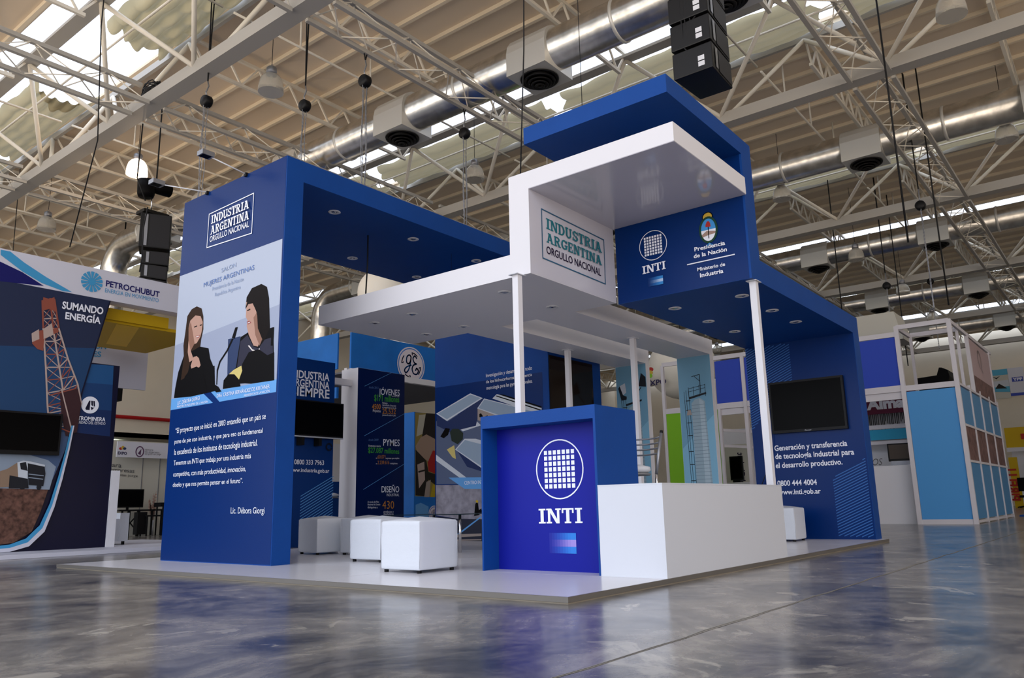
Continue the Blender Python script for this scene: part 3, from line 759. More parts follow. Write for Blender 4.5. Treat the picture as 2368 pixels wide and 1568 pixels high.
XT(mb, LT, 'el desarrollo productivo.', *[(1.349,1.027),(0.421,1.037),(1.342,1.1)], bold=0.02)
XT(mb, LT, '0800 444 4004', *[(1.347,0.775),(0.791,0.775),(1.34,0.848)], bold=0.02)
XT(mb, LT, 'www.inti.gob.ar', *[(1.345,0.653),(0.75,0.656),(1.339,0.72)], bold=0.02)
P(mb, 'lettering', rib)
# wall television
tv = thing('wall_television', 'large black flat television mounted on the dark blue leg at right', 'television', (7.25, 0.8, 1.5))
P(MB().m('black_plastic').box(7.255, 7.32, 0.285, 1.33, 1.515, 2.255), 'housing', tv)
P(MB().m('screen').box(7.250, 7.256, 0.315, 1.30, 1.555, 2.225), 'screen', tv)
P(MB().m('black_plastic').box(7.32, VB-0.001, 0.6, 1.0, 1.7, 2.05), 'wall_bracket', tv)
mb = MB(); XT(mb, 7.2495, 'Pioneer', (0.86, 1.527), (0.77, 1.527), (0.86, 1.54), m='white_letter', bold=0.01); P(mb, 'badge', tv)
tag(MB().m('cable_black').tube([(7.25, 1.34, 1.9), (7.27, 1.36, 1.3), (7.25, 1.45, 1.0), (7.28, 1.6, 0.72), (7.28, 1.75, 0.6)], 0.006, 6).build('television_cable'), 'thin black cable sagging from the television on the blue leg', 'cable')

# --- white ribbon: sign canopy, lower slab with two arms and two printed legs
WX0, WX1, WY0, WY1, WZ, WZI, LZ, LZI = 2.027, 3.68, 0.075, 1.974, 3.943, 3.751, 3.096, 2.852
wr = thing('white_ribbon_canopy', 'white folded canopy with boxed sign, wide slab and two long arms', 'exhibition structure', (WX0, 1.8, 0))
P(MB().m('white_paint').box(WX0, WX1, WY0, WY1, WZI+0.004, WZ), 'top_slab', wr)
P(MB().m('white_gloss').box(WX0+0.004, WX1-0.001, WY0+0.004, 1.717, WZI, WZI+0.004), 'glossy_soffit', wr, 'glossy white underside')
P(MB().m('white_paint').box(WX0, WX1, 1.717, WY1, LZI, WZI+0.004), 'sign_wall', wr)
P(MB().m('white_paint').box(WX0, WX1, WY1, 5.065, LZI, LZ), 'lower_slab', wr)
for y0, y1 in ((3.44, 4.022), (2.299, 2.869)):
    P(MB().m('white_paint').box(WX1, 7.6, y0, y1, LZI, LZ), 'arm', wr)
    lg = P(MB().m('white_paint').box(7.476, 7.6, y0, y1, PF, LZI), 'leg', wr)
    # printed sky picture of a banded chimney with ladder and platform
    w = y1-y0; cy = (y0+y1)/2-0.06; L = []
    def A(f): return y1-f*w
    mat('sky_print', '6f9db8', 0.4); mat('sky_print2', '7fb0ca', 0.4); mat('chimney', '93a8b4', 0.45); mat('chimney_band', '6a7c88', 0.45); mat('iron_print', '20242a', 0.45); mat('chimney_lit', 'a8bac4', 0.45)
    L += [('sky_print', [(y1-0.003, PF+.01), (y0+0.003, PF+.01), (y0+0.003, LZI-.002), (y1-0.003, LZI-.002)]),
          ('sky_print2', [(y1-0.003, PF+.01), (y0+0.003, PF+.01), (y0+0.003, 1.9), (y1-0.003, 1.4)])]
    top = 2.18
    L += [('chimney', [(A(.36), PF+.01), (A(.86), PF+.01), (A(.76), top-.06), (A(.62), top), (A(.46), top-.02), (A(.36), top-.08)]),
          ('chimney_lit', [(A(.62), PF+.01), (A(.80), PF+.01), (A(.72), top-.06), (A(.60), top-.02)])]
    z = 0.2
    while z < top-0.1:
        xr = .86-.10*z/top
        L.append(('chimney_band', [(A(.36), z), (A(xr), z), (A(xr), z+0.005), (A(.36), z+0.005)])); z += 0.055
    def seg(a0, z0, a1, z1, t=0.006):
        d = Vector((a1-a0, z1-z0)); n = Vector((-d.y, d.x)).normalized()*t/2
        L.append(('iron_print', [(a0+n.x, z0+n.y), (a1+n.x, z1+n.y), (a1-n.x, z1-n.y), (a0-n.x, z0-n.y)]))
    for f in (.16, .22, .30): seg(A(f+.08), PF+.02, A(f), 2.32 if f != .16 else 2.3)
    for zz in (0.9, 1.15, 1.35, 1.6, 1.8, 2.0, 2.15): seg(A(.20), zz, A(.34), zz, 0.012)
    L.append(('aerial_tan', [(A(.2), 1.92), (A(.36), 1.92), (A(.33), 2.0), (A(.24), 2.0)]))
    L.append(('iron_print', [(A(.30), 2.17), (A(.82), 2.23), (A(.82), 2.26), (A(.30), 2.205)]))
    if y0 < 3:
        seg(A(.30), 2.34, A(.80), 2.38); seg(A(.30), 2.29, A(.80), 2.33)
        for f in (.30, .45, .62, .8): seg(A(f), 2.2, A(f), 2.35+.05*f)
        seg(A(.66), 2.25, A(.66), 2.55, .01); seg(A(.42), 2.53, A(.66), 2.55, .01); seg(A(.5), 2.53, A(.66), 2.44, .008)
    else:
        L.append(('aerial_white', [(A(.12), 2.52), (A(.30), 2.56), (A(.33), 2.40), (A(.22), 2.36)]))
        L.append(('iron_print', [(A(.07), 2.48), (A(.12), 2.52), (A(.22), 2.36), (A(.34), 2.33), (A(.33), 2.28), (A(.16), 2.27)]))
        L.append(('iron_print', [(A(.84), 2.70), (A(.98), 2.62), (A(.98), 2.46), (A(.74), 2.48)])); seg(A(.6), 2.3, A(.82), 2.46, .014)
    bo = art('X', 7.4745, L, 'printed_picture', wr, 'printed picture of a banded chimney with ladder'); bo.parent = lg; bo.matrix_parent_inverse = Matrix.Identity(4)
for x, y in ((2.43, 4.47), (2.43, 3.8), (3.35, 4.47), (3.35, 3.8), (2.41, 2.36), (3.3, 2.36)): downlight(wr, x, y, LZI)
GY = 1.717-0.003
P(MB().m('white_gloss').poly([(WX0+0.004, GY+0.001, LZI+0.004), (WX1-0.001, GY+0.001, LZI+0.004), (WX1-0.001, GY+0.001, WZI), (WX0+0.004, GY+0.001, WZI)]), 'sign_face', wr)
mat('teal_letter', '1a6c78', 0.5); mat('teal_line', '2b5a7a', 0.5); mat('dark_letter', '1c1030', 0.5)
mb = MB(); GT = GY-0.004
frame_outline(mb, 'Y', GT, [(2.233,3.598),(3.461,3.573),(3.452,3.028),(2.229,3.051)], 0.013, 'teal_line')
YT(mb, GT, 'INDUSTRIA', *[(2.315,3.397),(3.375,3.384),(2.317,3.514)], m='teal_letter', slab=True)
YT(mb, GT, 'ARGENTINA', *[(2.311,3.247),(3.372,3.236),(2.316,3.355)], m='teal_letter', slab=True)
YT(mb, GT, 'ORGULLO NACIONAL', *[(2.305,3.126),(3.357,3.11),(2.309,3.206)], m='dark_letter', bold=0.012)
P(mb, 'boxed_lettering', wr, 'teal and black boxed lettering')
# slender white posts
for (x, y, zt, lab) in ((1.99, 1.86, LZI, 'slender white square post behind the blue counter, holding the corner of the white slab'),
                        (5.61, 3.73, LZI, 'slender white square post under the farther white arm of the canopy'),
                        (5.54, 2.57, LZI, 'slender white square post under the nearer white arm of the canopy'),
                        (3.83, 0.135, RZI, 'slender white square post at the right end of the white counter')):
    t = thing('support_post', lab, 'post', (x, y, PF), group='slender white posts')
    P(MB().m('white_paint').box(x-0.035, x+0.035, y-0.035, y+0.035, PF, zt-0.008), 'shaft', t)
    P(MB().m('white_lamin').box(x-0.075, x+0.075, y-0.055, y+0.055, zt-0.008, zt), 'top_plate', t)
# --- blue counter with the recessed emblem panel
cb = thing('blue_counter', 'blue box counter with recessed panel showing a round white emblem', 'counter', (1.28, 1.1, PF))
P(MB().m('blue_paint').box(1.281, 1.923, 1.743, 1.761, PF, 1.359), 'side_panel', cb)
P(MB().m('blue_paint').box(1.281, 1.923, 0.563, 0.585, PF, 1.359), 'side_panel', cb)
P(MB().m('blue_paint').box(1.281, 1.923, 0.585, 1.743, 1.25, 1.359), 'top', cb)
P(MB().m('blue_panel_print').box(1.484, 1.50, 0.585, 1.743, PF, 1.25), 'recessed_panel', cb)
mb = MB(); CP = 1.482
c0, c1, c2 = [(1.066,0.874),(0.822,0.863),(1.076,0.623)]
inti_logo(mb, 'X', CP, c0, abs(c1[0]-c0[0]), abs(c2[1]-c0[1]))
XT(mb, CP, 'INTI', *[(1.295,0.426),(0.851,0.428),(1.291,0.548)], slab=True)
P(mb, 'emblem', cb, 'white round emblem over four slab letters')
fl = [(1.191,0.183),(0.922,0.185),(0.919,0.349)]
flag(cb, 'X', CP, fl[0][0], fl[1][0], fl[1][1], fl[2][1], ('141c8c', '2a7ad0', '9a88d0', 'b'))
# --- white counter
wc = thing('white_counter', 'low plain white counter at the front right corner of the platform', 'counter', (2.5, 0.28, PF))
P(MB().m('white_lamin').box(1.273, 3.736, 0.002, 0.02, PF, 0.712), 'side_panel', wc)
P(MB().m('white_lamin').box(1.273, 1.291, 0.02, 0.562, PF, 0.712), 'front_panel', wc)
P(MB().m('white_lamin').box(3.718, 3.736, 0.02, 0.562, PF, 0.712), 'end_panel', wc)
P(MB().m('white_lamin').box(1.271, 3.738, 0.0, 0.562, 0.712, 0.722), 'worktop', wc)
# --- poufs
def pouf(first, x, y, s, rz, lab, h=0.43):
    if first is None:
        t = thing('leather_pouf', lab, 'pouf', (x, y, PF), rz, 'white cube poufs')
        mb = MB().m('leather'); n = 10; g = []
        b = mb.bm
        bmesh.ops.create_cube(b, size=1); bmesh.ops.scale(b, vec=(0.47, 0.47, h-0.025), verts=b.verts); bmesh.ops.translate(b, vec=(0, 0, 0.025+(h-0.025)/2), verts=b.verts)
        bmesh.ops.subdivide_edges(b, edges=b.edges[:], cuts=9, use_grid_fill=True)
        for v in b.verts:
            d = max(0, (0.235-abs(v.co.x)))*max(0, (0.235-abs(v.co.y)))/(0.235**2)
            if v.co.z > h-0.001: v.co.z += 0.035*d**0.5
            if abs(v.co.z-0.2) < 0.17: v.co.x *= 1.0+0.004*math.sin(v.co.z*30); v.co.y *= 1.0+0.004*math.cos(v.co.z*25)
        for f in b.faces: f.smooth = True
        o = LP(mb, 'cover', t); bv = o.modifiers.new('bevel', 'BEVEL'); bv.width = 0.012; bv.segments = 3; bv.limit_method = 'ANGLE'; bv.angle_limit = math.radians(50)
        s_ = MB().m('leather')
        for sx, sy in ((1, 1), (-1, 1), (-1, -1), (1, -1)): s_.tube([(sx*0.233, sy*0.233, 0.04), (sx*0.234, sy*0.234, h-0.01)], 0.003, 6)
        LP(s_, 'piping', t)
        for sx, sy in ((1, 1), (-1, 1), (-1, -1), (1, -1)): LP(MB().m('black_plastic').lathe([(0.018, 0), (0.02, 0.0), (0.02, 0.027)], (sx*0.2, sy*0.2, 0), 12), 'foot', t)
        return t
    t = copy_tree(first); t.location = (x, y, PF); t.rotation_euler = (0, 0, rz); t['label'] = lab; return t
pf = pouf(None, 1.047, 2.287, 1, 0.0, 'white cube pouf nearest the platform edge, in front of the others')
pouf(pf, 1.86, 3.66, 1, 0.0, 'white cube pouf partly behind the nearest one')
pouf(pf, 2.52, 5.45, 1, -0.16, 'white cube pouf nearest the blue portal leg')
pouf(pf, 2.63, 4.75, 1, 0.0, 'white cube pouf in shade, mostly hidden between two others')
pouf(pf, 6.75, 1.12, 1, 0.05, 'white cube pouf at the foot of the television leg')
# glass coffee table behind the poufs
gt = thing('coffee_table', 'low glass-topped coffee table with dark edge behind the poufs', 'table', (3.6, 4.2, PF))
mat('table_glass', '203038', 0.08)
P(MB().m('table_glass').box(3.2, 4.1, 3.75, 5.05, 0.485, 0.495), 'glass_top', gt)
for x in (3.25, 4.05):
    for y in (3.8, 5.0): P(MB().m('chrome').tube([(x, y, PF), (x, y, 0.485)], 0.018, 12), 'leg', gt)
# bar stool behind the counter
def stool(x, y, rz, lab):
    t = thing('bar_stool', lab, 'stool', (x, y, PF), rz)
    LP(MB().m('leather').lathe([(0.0, 0.80), (0.17, 0.80), (0.2, 0.825), (0.195, 0.855), (0.12, 0.875), (0.0, 0.88)], (0, 0, 0), 28), 'seat', t)
    LP(MB().m('grey_metal').lathe([(0.19, 0.78), (0.2, 0.79), (0.19, 0.80), (0.17, 0.79), (0.19, 0.78)], (0, 0, 0), 28), 'seat_ring', t)
    for s in (-1, 1):
        lg = LP(MB().m('chrome').tube([(0.24, s*0.22, 0), (0.16, s*0.185, 0.70), (0.165, s*0.185, 0.80)], 0.0125, 12), 'leg', t)
        LP(MB().m('grey_metal').tube([(0.165, s*0.185, 0.79), (0.20, s*0.19, 0.95), (0.27, s*0.19, 1.17)], 0.014, 12), 'back_post', t)
        LP(MB().m('black_plastic').tube([(0.268, s*0.19, 1.165), (0.275, s*0.19, 1.187)], 0.0155, 12), 'end_cap', t)
        LP(MB().m('chrome').tube([(-0.24, s*0.2, 0), (-0.15, s*0.15, 0.79)], 0.0125, 12), 'leg', t)
    for z, xx in ((0.98, .21), (1.03, .225), (1.08, .24), (1.13, .255)):
        LP(MB().m('grey_metal').tube([(xx, -0.19, z), (xx+0.045, -0.1, z-0.004), (xx+0.06, 0, z-0.006), (xx+0.045, 0.1, z-0.004), (xx, 0.19, z)], 0.008, 8), 'back_rail', t)
    mb = MB().m('chrome'); n = 28; pts = [(0.235*math.cos(k*2*math.pi/n), 0.215*math.sin(k*2*math.pi/n), 0.28) for k in range(n+1)]
    mb.tube(pts, 0.01, 8, cap=False); LP(mb, 'footrest', t)
    return t
st1 = stool(1.98, 0.62, math.radians(-8), 'chrome bar stool with slatted back and white seat behind the blue counter')
st1.location = (2.28, 0.86, PF)
# ceiling-hung cable and thin wires over the beam

# ================================================================== neighbouring stands
# --- oil stand at left
mat('petro_white', 'c9c9d6', 0.45); mat('petro_navy', '12145e', 0.4); mat('petro_cyan', '3f93c4', 0.4); mat('petro_dark', '0a0c2a', 0.35)
mat('petro_grad1', '1e4f82', 0.35); mat('petro_grad2', '183c6c', 0.35); mat('petro_grad3', '142a58', 0.35)
mat('dusk_sky', '232c48', 0.4); mat('dusk_sky2', '1f4068', 0.4); mat('dusk_sky3', '45597c', 0.4); mat('cloud', '8a97a8', 0.4); mat('rig_red', '8a4a3c', 0.5); mat('rig_pale', 'b09c94', 0.5); mat('rig_dark', '3a2226', 0.5)
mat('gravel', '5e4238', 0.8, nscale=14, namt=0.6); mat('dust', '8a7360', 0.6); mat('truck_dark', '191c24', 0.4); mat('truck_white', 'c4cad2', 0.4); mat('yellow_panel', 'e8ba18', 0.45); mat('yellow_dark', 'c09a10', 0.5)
ps = thing('oil_stand', 'oil company stand at left with drilling tower picture and white fascia', 'exhibition stand', (1.0, 10.6, 0))
P(MB().m('petro_white').box(-3.5, 3.9, 10.6, 10.9, 4.15, 4.66), 'fascia', ps, 'white fascia with company lettering')
P(MB().m('petro_dark').box(-3.5, 2.19, 10.62, 10.9, 0.06, 3.05), 'base_wall', ps)
P(MB().m('petro_dark').prism([(-3.5, 10.61, 3.05), (1.67, 10.61, 3.05), (1.91, 10.61, 4.15), (-3.5, 10.61, 4.15)], (0, .29, 0)), 'upper_wall', ps)
P(MB().m('white_paint').box(2.19, 2.33, 10.6, 10.9, 0.06, 1.29), 'side_upright', ps)
P(MB().m('petro_white').box(-3.5, 4.3, 9.6, 13.6, 0.002, 0.06), 'floor_deck', ps)
Y0 = 10.598
L = [('petro_navy', [(0.169,4.429),(0.227,4.442),(0.541,4.345),(0.871,4.188),(0.199,4.13)]),
     ('petro_cyan', [(0.208,4.634),(0.34,4.638),(0.556,4.505),(0.889,4.343),(1.301,4.174),(1.168,4.162),(0.835,4.23),(0.539,4.359),(0.216,4.552)])]
art('Y', Y0-0.002, L, 'fascia_stripes', ps)
mb = MB(); mb.m('petro_cyan'); c = [(1.598,4.415)][0]
for k in range(14):
    a0, a1 = 2*math.pi*(k+0.12)/14, 2*math.pi*(k+0.88)/14
    mb.poly([(c[0]+r_*math.cos(a), Y0-0.006, c[1]+r_*math.sin(a)) for r_, a in ((.04, a0), (.175, a0), (.178, (a0+a1)/2), (.175, a1), (.04, a1))])
mb.poly([(x, Y0-0.007, z) for x, z in ell(c[0], c[1], 0.062, 0.062)])
YT(mb, Y0-0.006, 'PETROCHUBUT', *[(1.828,4.387),(2.774,4.375),(1.827,4.487)], m='petro_navy', bold=0.02)
YT(mb, Y0-0.006, 'ENERGIA EN MOVIMIENTO', *[(1.823,4.279),(2.765,4.277),(1.824,4.348)], m='petro_cyan', bold=0.0)
P(mb, 'fascia_lettering', ps)
# main picture panel
L = [('dusk_sky', [(0.081,4.139),(0.256,4.156),(1.914,4.145),(1.682,2.964),(0.214,2.849)]),
     ('dusk_sky2', [(0.187,3.111),(0.359,3.136),(1.744,3.293),(1.542,2.236),(1.475,1.883),(0.321,1.816)]),
     ('dusk_sky3', [(0.321,1.816),(1.475,1.883),(1.434,1.606),(1.286,1.13),(0.393,1.12)]),
     ('cloud', [(0.354,1.498),(0.755,1.546),(1.195,1.429),(1.318,1.331),(1.256,0.977),(0.406,0.994)]),
     ('petro_dark', [(1.914,4.145),(1.936,4.142),(1.469,1.8),(1.448,1.813)]),
     ('gravel', [(0.409,0.963),(0.576,0.995),(1.237,0.977),(1.158,0.637),(1.064,0.349),(0.83,0.195),(0.491,0.162)])]
# derrick tower: tapering lattice
def bar2(p, q, t, m):
    d = Vector((q[0]-p[0], q[1]-p[1])); n = Vector((-d.y, d.x)).normalized()*t/2
    return (m, [(p[0]+n.x, p[1]+n.y), (q[0]+n.x, q[1]+n.y), (q[0]-n.x, q[1]-n.y), (p[0]-n.x, p[1]-n.y)])
TL_ = [(0.868,3.95),(0.924,3.499),(1.02,2.882),(1.103,2.27),(1.16,1.933)]; TR_ = [(1.044,4.006),(1.153,3.536),(1.335,3.063),(1.525,2.659),(1.606,2.347)]; TM_ = [(0.979,4.008),(1.069,3.523),(1.218,2.906),(1.353,2.36),(1.452,1.986)]
for A_, B_ in ((TL_, TM_), (TM_, TR_)):
    for i in range(4):
        for s in range(3):
            f0, f1 = s/3, (s+1)/3
            l0 = [A_[i][k]+(A_[i+1][k]-A_[i][k])*f0 for k in (0, 1)]; l1 = [A_[i][k]+(A_[i+1][k]-A_[i][k])*f1 for k in (0, 1)]
            r0 = [B_[i][k]+(B_[i+1][k]-B_[i][k])*f0 for k in (0, 1)]; r1_ = [B_[i][k]+(B_[i+1][k]-B_[i][k])*f1 for k in (0, 1)]
            L.append(bar2(l0, r1_, 0.012, 'rig_pale')); L.append(bar2(r0, l1, 0.010, 'rig_red')); L.append(bar2(l1, r1_, 0.018, 'rig_pale' if (i+s) % 2 else 'rig_red'))
for pp_ in (TL_, TM_, TR_):
    for i in range(4): L.append(bar2(pp_[i], pp_[i+1], 0.026, 'rig_pale' if i else 'rig_red'))
L += [('rig_red', [(0.885,3.775),(0.876,4.002),(0.967,3.991),(1.041,4.034),(1.083,3.797),(0.983,3.829)]),
      ('rig_red', [(0.8,3.339),(0.877,3.456),(1.127,3.532),(1.158,3.48),(0.953,3.327),(0.958,3.139),(0.868,3.154),(0.786,3.232)]),
      ('rig_pale', [(0.764,3.389),(0.863,3.475),(0.884,3.317),(0.784,3.253)]),
      ('rig_pale', [(0.925,3.485),(1.042,3.604),(1.086,3.419),(0.946,3.326)]),
      ('rig_dark', [(1.259,2.526),(1.531,2.588),(1.606,2.347),(1.58,1.889),(1.416,1.811),(1.32,2.149)])]
L += [bar2(*[(1.141,2.0),(1.475,1.883)], 0.02, 'rig_red'), bar2(*[(1.113,2.442),(1.478,2.583)], 0.02, 'rig_red'), bar2(*[(1.282,2.563),(1.507,1.885)], 0.02, 'rig_pale')]
# tanker truck
L += [('dust', [(0.386,1.183),(0.634,1.283),(0.782,1.396),(0.818,1.028),(0.406,0.994)]),
      ('truck_white', [(0.759,1.383),(0.84,1.411),(0.95,1.401),(1.152,1.354),(1.145,1.294),(0.909,1.321),(0.929,1.113),(0.794,1.157)]),
      ('truck_dark', [(0.796,1.371),(0.878,1.393),(0.916,1.256),(0.817,1.28)]),
      ('truck_dark', [(0.904,1.374),(1.148,1.327),(1.171,1.221),(1.158,1.029),(0.948,1.048)]),
      ('cloud', [(0.936,1.165),(1.147,1.141),(1.142,1.128),(0.938,1.152)]), ('cloud', [(0.931,1.217),(1.148,1.194),(1.15,1.181),(0.933,1.204)]),
      ('truck_dark', [(0.673,1.187),(0.927,1.139),(0.953,0.996),(0.68,0.995)]),
      ('truck_dark', ell(*([(0.866,1.028)][0]), 0.05, 0.05)), ('truck_dark', ell(*([(1.097,1.016)][0]), 0.035, 0.045))]
# border curve
in2 = [(1.922,4.139),(1.695,2.965),(1.485,1.988),(1.434,1.606),(1.359,1.164),(1.276,0.766),(1.164,0.442),(0.989,0.25),(0.774,0.172),(0.493,0.15)]
md2 = [(1.943,4.143),(1.716,2.968),(1.511,1.989),(1.467,1.607),(1.392,1.151),(1.315,0.745),(1.205,0.395),(1.019,0.192),(0.779,0.122),(0.496,0.113)]
ot2 = [(1.957,4.146),(1.73,2.97),(1.531,1.991),(1.493,1.609),(1.426,1.131),(1.35,0.712),(1.241,0.342),(1.043,0.133),(0.785,0.066),(0.501,0.064)]
for i in range(2, 9):
    L.append(('petro_cyan', [in2[i], in2[i+1], md2[i+1], md2[i]])); L.append(('petro_white', [md2[i], md2[i+1], ot2[i+1], ot2[i]]))
art('Y', Y0-0.001, L, 'printed_picture', ps, 'printed picture of a drilling tower and a truck on gravel', step=0.0006)
L = [('petro_grad1', [(1.718,3.026),(2.085,3.043),(2.097,2.719),(1.656,2.708)]), ('petro_grad2', [(1.656,2.708),(2.097,2.719),(2.112,2.281),(1.579,2.274)]),
     ('petro_grad3', [(1.579,2.274),(2.112,2.281),(2.12,1.849),(1.54,1.887)])]
art('Y', 10.6185, L, 'dark_print', ps)
mb = MB()
c = [(1.756,2.346)][0]
mb.m('white_letter').poly([(x, 10.612, z) for x, z in ell(c[0], c[1], 0.14, 0.14, 30)])
mb.m('petro_dark')
for q in ([(-.07,-.06),(-.02,.07),(.0,.07),(-.0,-.06)], [(-.07,-.06),(.0,-.06),(.0,-.085),(-.06,-.085)], [(.01,.07),(.04,.07),(.05,-.02),(.02,-.0)], [(.01,-.03),(.06,-.04),(.08,-.03),(.03,-.085)], [(.045,.07),(.07,.07),(.08,-.02),(.06,-.02)]):
    mb.poly([(c[0]+x, 10.611, c[1]+z) for x, z in q])
YT(mb, 10.61, 'PETROMINERA', *[(1.509,2.087),(2.021,2.094),(1.503,2.149)], bold=0.02)
YT(mb, 10.61, 'SOCIEDAD DEL ESTADO', *[(1.514,2.031),(2.026,2.037),(1.51,2.073)], bold=0.0)
YT(mb, Y0-0.018, 'SUMANDO', *[(1.168,3.87),(1.82,3.885),(1.164,3.986)], bold=0.03)
YT(mb, Y0-0.018, 'ENERGÍA', *[(1.23,3.708),(1.792,3.716),(1.226,3.816)], bold=0.03)
P(mb, 'wall_lettering', ps)
# yellow and white canopy pieces behind the panel
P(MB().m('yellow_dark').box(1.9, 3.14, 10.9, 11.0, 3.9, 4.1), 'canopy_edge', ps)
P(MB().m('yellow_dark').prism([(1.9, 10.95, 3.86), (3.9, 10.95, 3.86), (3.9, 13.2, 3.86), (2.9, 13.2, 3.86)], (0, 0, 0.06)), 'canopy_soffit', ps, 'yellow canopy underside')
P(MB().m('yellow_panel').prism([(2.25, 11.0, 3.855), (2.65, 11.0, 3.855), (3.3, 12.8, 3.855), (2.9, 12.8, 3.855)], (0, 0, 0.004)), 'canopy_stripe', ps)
mb = MB().m('petro_white').box(1.0, 4.0, 13.3, 13.36, 3.1, 3.95)
YT(mb, 13.29, 'PERFORACIÓN', *[(2.122,3.779),(3.128,3.854),(2.113,3.879)], m='petro_cyan', bold=0.02)
YT(mb, 13.29, 'ALES', *[(2.658,3.665),(3.04,3.681),(2.649,3.768)], m='petro_cyan', bold=0.02)
P(mb, 'back_sign', ps, 'white sign with pale blue lettering')
P(MB().m('petro_grad2').box(1.2, 2.9, 13.36, 13.5, 0.06, 3.1), 'back_wall', ps)
q = [(6.385,4.57),(6.682,4.58),(6.71,3.774),(6.455,3.726)]
tag(MB().m('black_plastic').box(q[0][0]-.3, q[1][0], 20.0, 20.5, q[2][1], q[1][1]).tube([(q[1][0]-.2, 20.25, q[1][1]), (q[1][0]-.2, 20.25, ROOFZ)], .02, 6).build('hanging_speaker'), 'black box speaker hung against the cream side wall right of the oil stand', 'speaker')
tvp = thing('stand_television', 'black flat television on the drilling tower picture at left', 'television', (0.9, 10.55, 1.5))
P(MB().m('black_plastic').box(0.10, 1.31, 10.5, 10.56, 1.5, 2.15), 'housing', tvp)
P(MB().m('screen').box(0.13, 1.28, 10.497, 10.501, 1.56, 2.12), 'screen', tvp)
P(MB().m('black_plastic').box(0.5, 0.9, 10.56, 10.597, 1.7, 2.0), 'wall_bracket', tvp)
ac = thing('armchair', 'white upholstered armchair partly hidden beside the oil stand wall', 'armchair', (2.75, 11.6, 0.06))
P(MB().m('leather').box(2.35, 2.86, 11.3, 12.1, 0.12, 0.5), 'seat', ac); P(MB().m('leather').box(2.35, 2.80, 11.9, 12.1, 0.5, 0.85), 'backrest', ac)
P(MB().m('leather').box(2.72, 2.88, 11.28, 12.1, 0.12, 0.6), 'armrest', ac)
for x, y in ((2.4, 11.35), (2.83, 11.35), (2.4, 12.05), (2.83, 12.05)): P(MB().m('black_plastic').box(x-0.02, x+0.02, y-0.02, y+0.02, 0.06, 0.12), 'foot', ac)
# --- chamber of commerce booth beyond
mat('booth_white', 'c3c0b4', 0.6); mat('expo_dark', '241c4c', 0.5); mat('plum', '5c3c5c', 0.5); mat('grey_letter', '5b5a5c', 0.5); mat('sign_white', 'd0d0da', 0.5)
BY = 19.0
cb2 = thing('chamber_booth', 'white business chamber booth seen between the oil stand and the blue portal', 'booth', (6.5, BY, 0))
P(MB().m('booth_white').box(3.5, 9.2, BY, BY+0.08, 0, 2.55), 'back_wall', cb2)
P(MB().m('sign_white').box(6.05, 9.2, BY-0.3, BY-0.26, 2.08, 2.5), 'header_board', cb2, 'white header board with small coloured emblem')
for x in (6.93, 7.42): P(MB().m('grey_metal').box(x-0.01, x+0.01, BY-0.01, BY, 0, 2.5), 'panel_joint', cb2)
mb = MB(); hb = BY-0.305
YT(mb, hb, 'EXPO', *[(6.075,2.154),(6.319,2.152),(6.069,2.223)], m='expo_dark', bold=0.03)
YT(mb, hb, 'cámara', *[(6.81,2.287),(7.043,2.285),(6.806,2.335)], m='grey_letter', bold=0.0)
YT(mb, hb, 'de empresas', *[(6.814,2.228),(7.222,2.22),(6.811,2.276)], m='grey_letter', bold=0.0)
YT(mb, hb, 'del golfo san jorge', *[(6.819,2.17),(7.275,2.174),(6.815,2.217)], m='grey_letter', bold=0.0)
for i, (mm, px) in enumerate((('crest_red', 0), ('crest_gold', 1), ('chair_blue', 2))):
    q = [(6.143,2.307),(6.199,2.333),(6.248,2.311)][i]; mb.m(mm).poly([(x, hb-0.001*i, z) for x, z in ell(q[0], q[1], 0.045, 0.035+0.015*(i == 1))])
q = [(6.668,2.246)][0]; mb.m('plum'); ring(mb, 'Y', hb, q[0], q[1], 0.12, 0.15, 0.03); mb.poly([(q[0]-.05, hb-.001, q[1]-.05), (q[0]+.04, hb-.001, q[1]+.08), (q[0]+.03, hb-.001, q[1]-.1)])
P(mb, 'header_lettering', cb2)
mb = MB()
YT(mb, BY-0.012, 'cámara', *[(5.75,1.851),(6.339,1.819),(5.741,1.965)], m='grey_letter', bold=0.005)
YT(mb, BY-0.012, 'de empresas', *[(5.817,1.727),(6.705,1.686),(5.809,1.829)], m='grey_letter', bold=0.005)
YT(mb, BY-0.012, 'del golfo san jorge', *[(5.816,1.613),(6.811,1.57),(5.81,1.681)], m='grey_letter', bold=0.0)
P(mb, 'wall_lettering', cb2)
tvb = thing('floor_television', 'black television standing on the folding table in the white booth', 'television', (6.2, BY-0.7, 0.9))
q = [(5.85,1.233),(6.726,1.224),(6.751,0.744),(5.894,0.713)]
P(MB().m('black_plastic').box(q[0][0], q[1][0], 18.4, 18.46, q[2][1], q[1][1]), 'housing', tvb)
P(MB().m('screen').box(q[0][0]+.03, q[1][0]-.03, 18.395, 18.4, q[2][1]+.03, q[1][1]-.03), 'screen', tvb)
P(MB().m('black_plastic').box((q[0][0]+q[1][0])/2, (q[0][0]+q[1][0])/2+0.06, 18.42, 18.45, q[2][1]-0.09, q[2][1]), 'stand', tvb)
tb = thing('folding_table', 'black folding table against the wall of the white booth', 'table', (6.4, 18.4, 0))
q = [(5.951,0.69),(7.216,0.656)]; x0, x1, zt = q[0][0], q[1][0], q[0][1]
P(MB().m('black_plastic').box(x0, x1, 18.1, 18.7, zt-0.04, zt), 'tabletop', tb)
for x in (x0+.1, x0+0.55, x1-.75, x1-.1):
    for y in (18.14, 18.66): P(MB().m('black_plastic').box(x-.02, x+.02, y-.02, y+.02, 0.005, zt-.04), 'leg', tb)
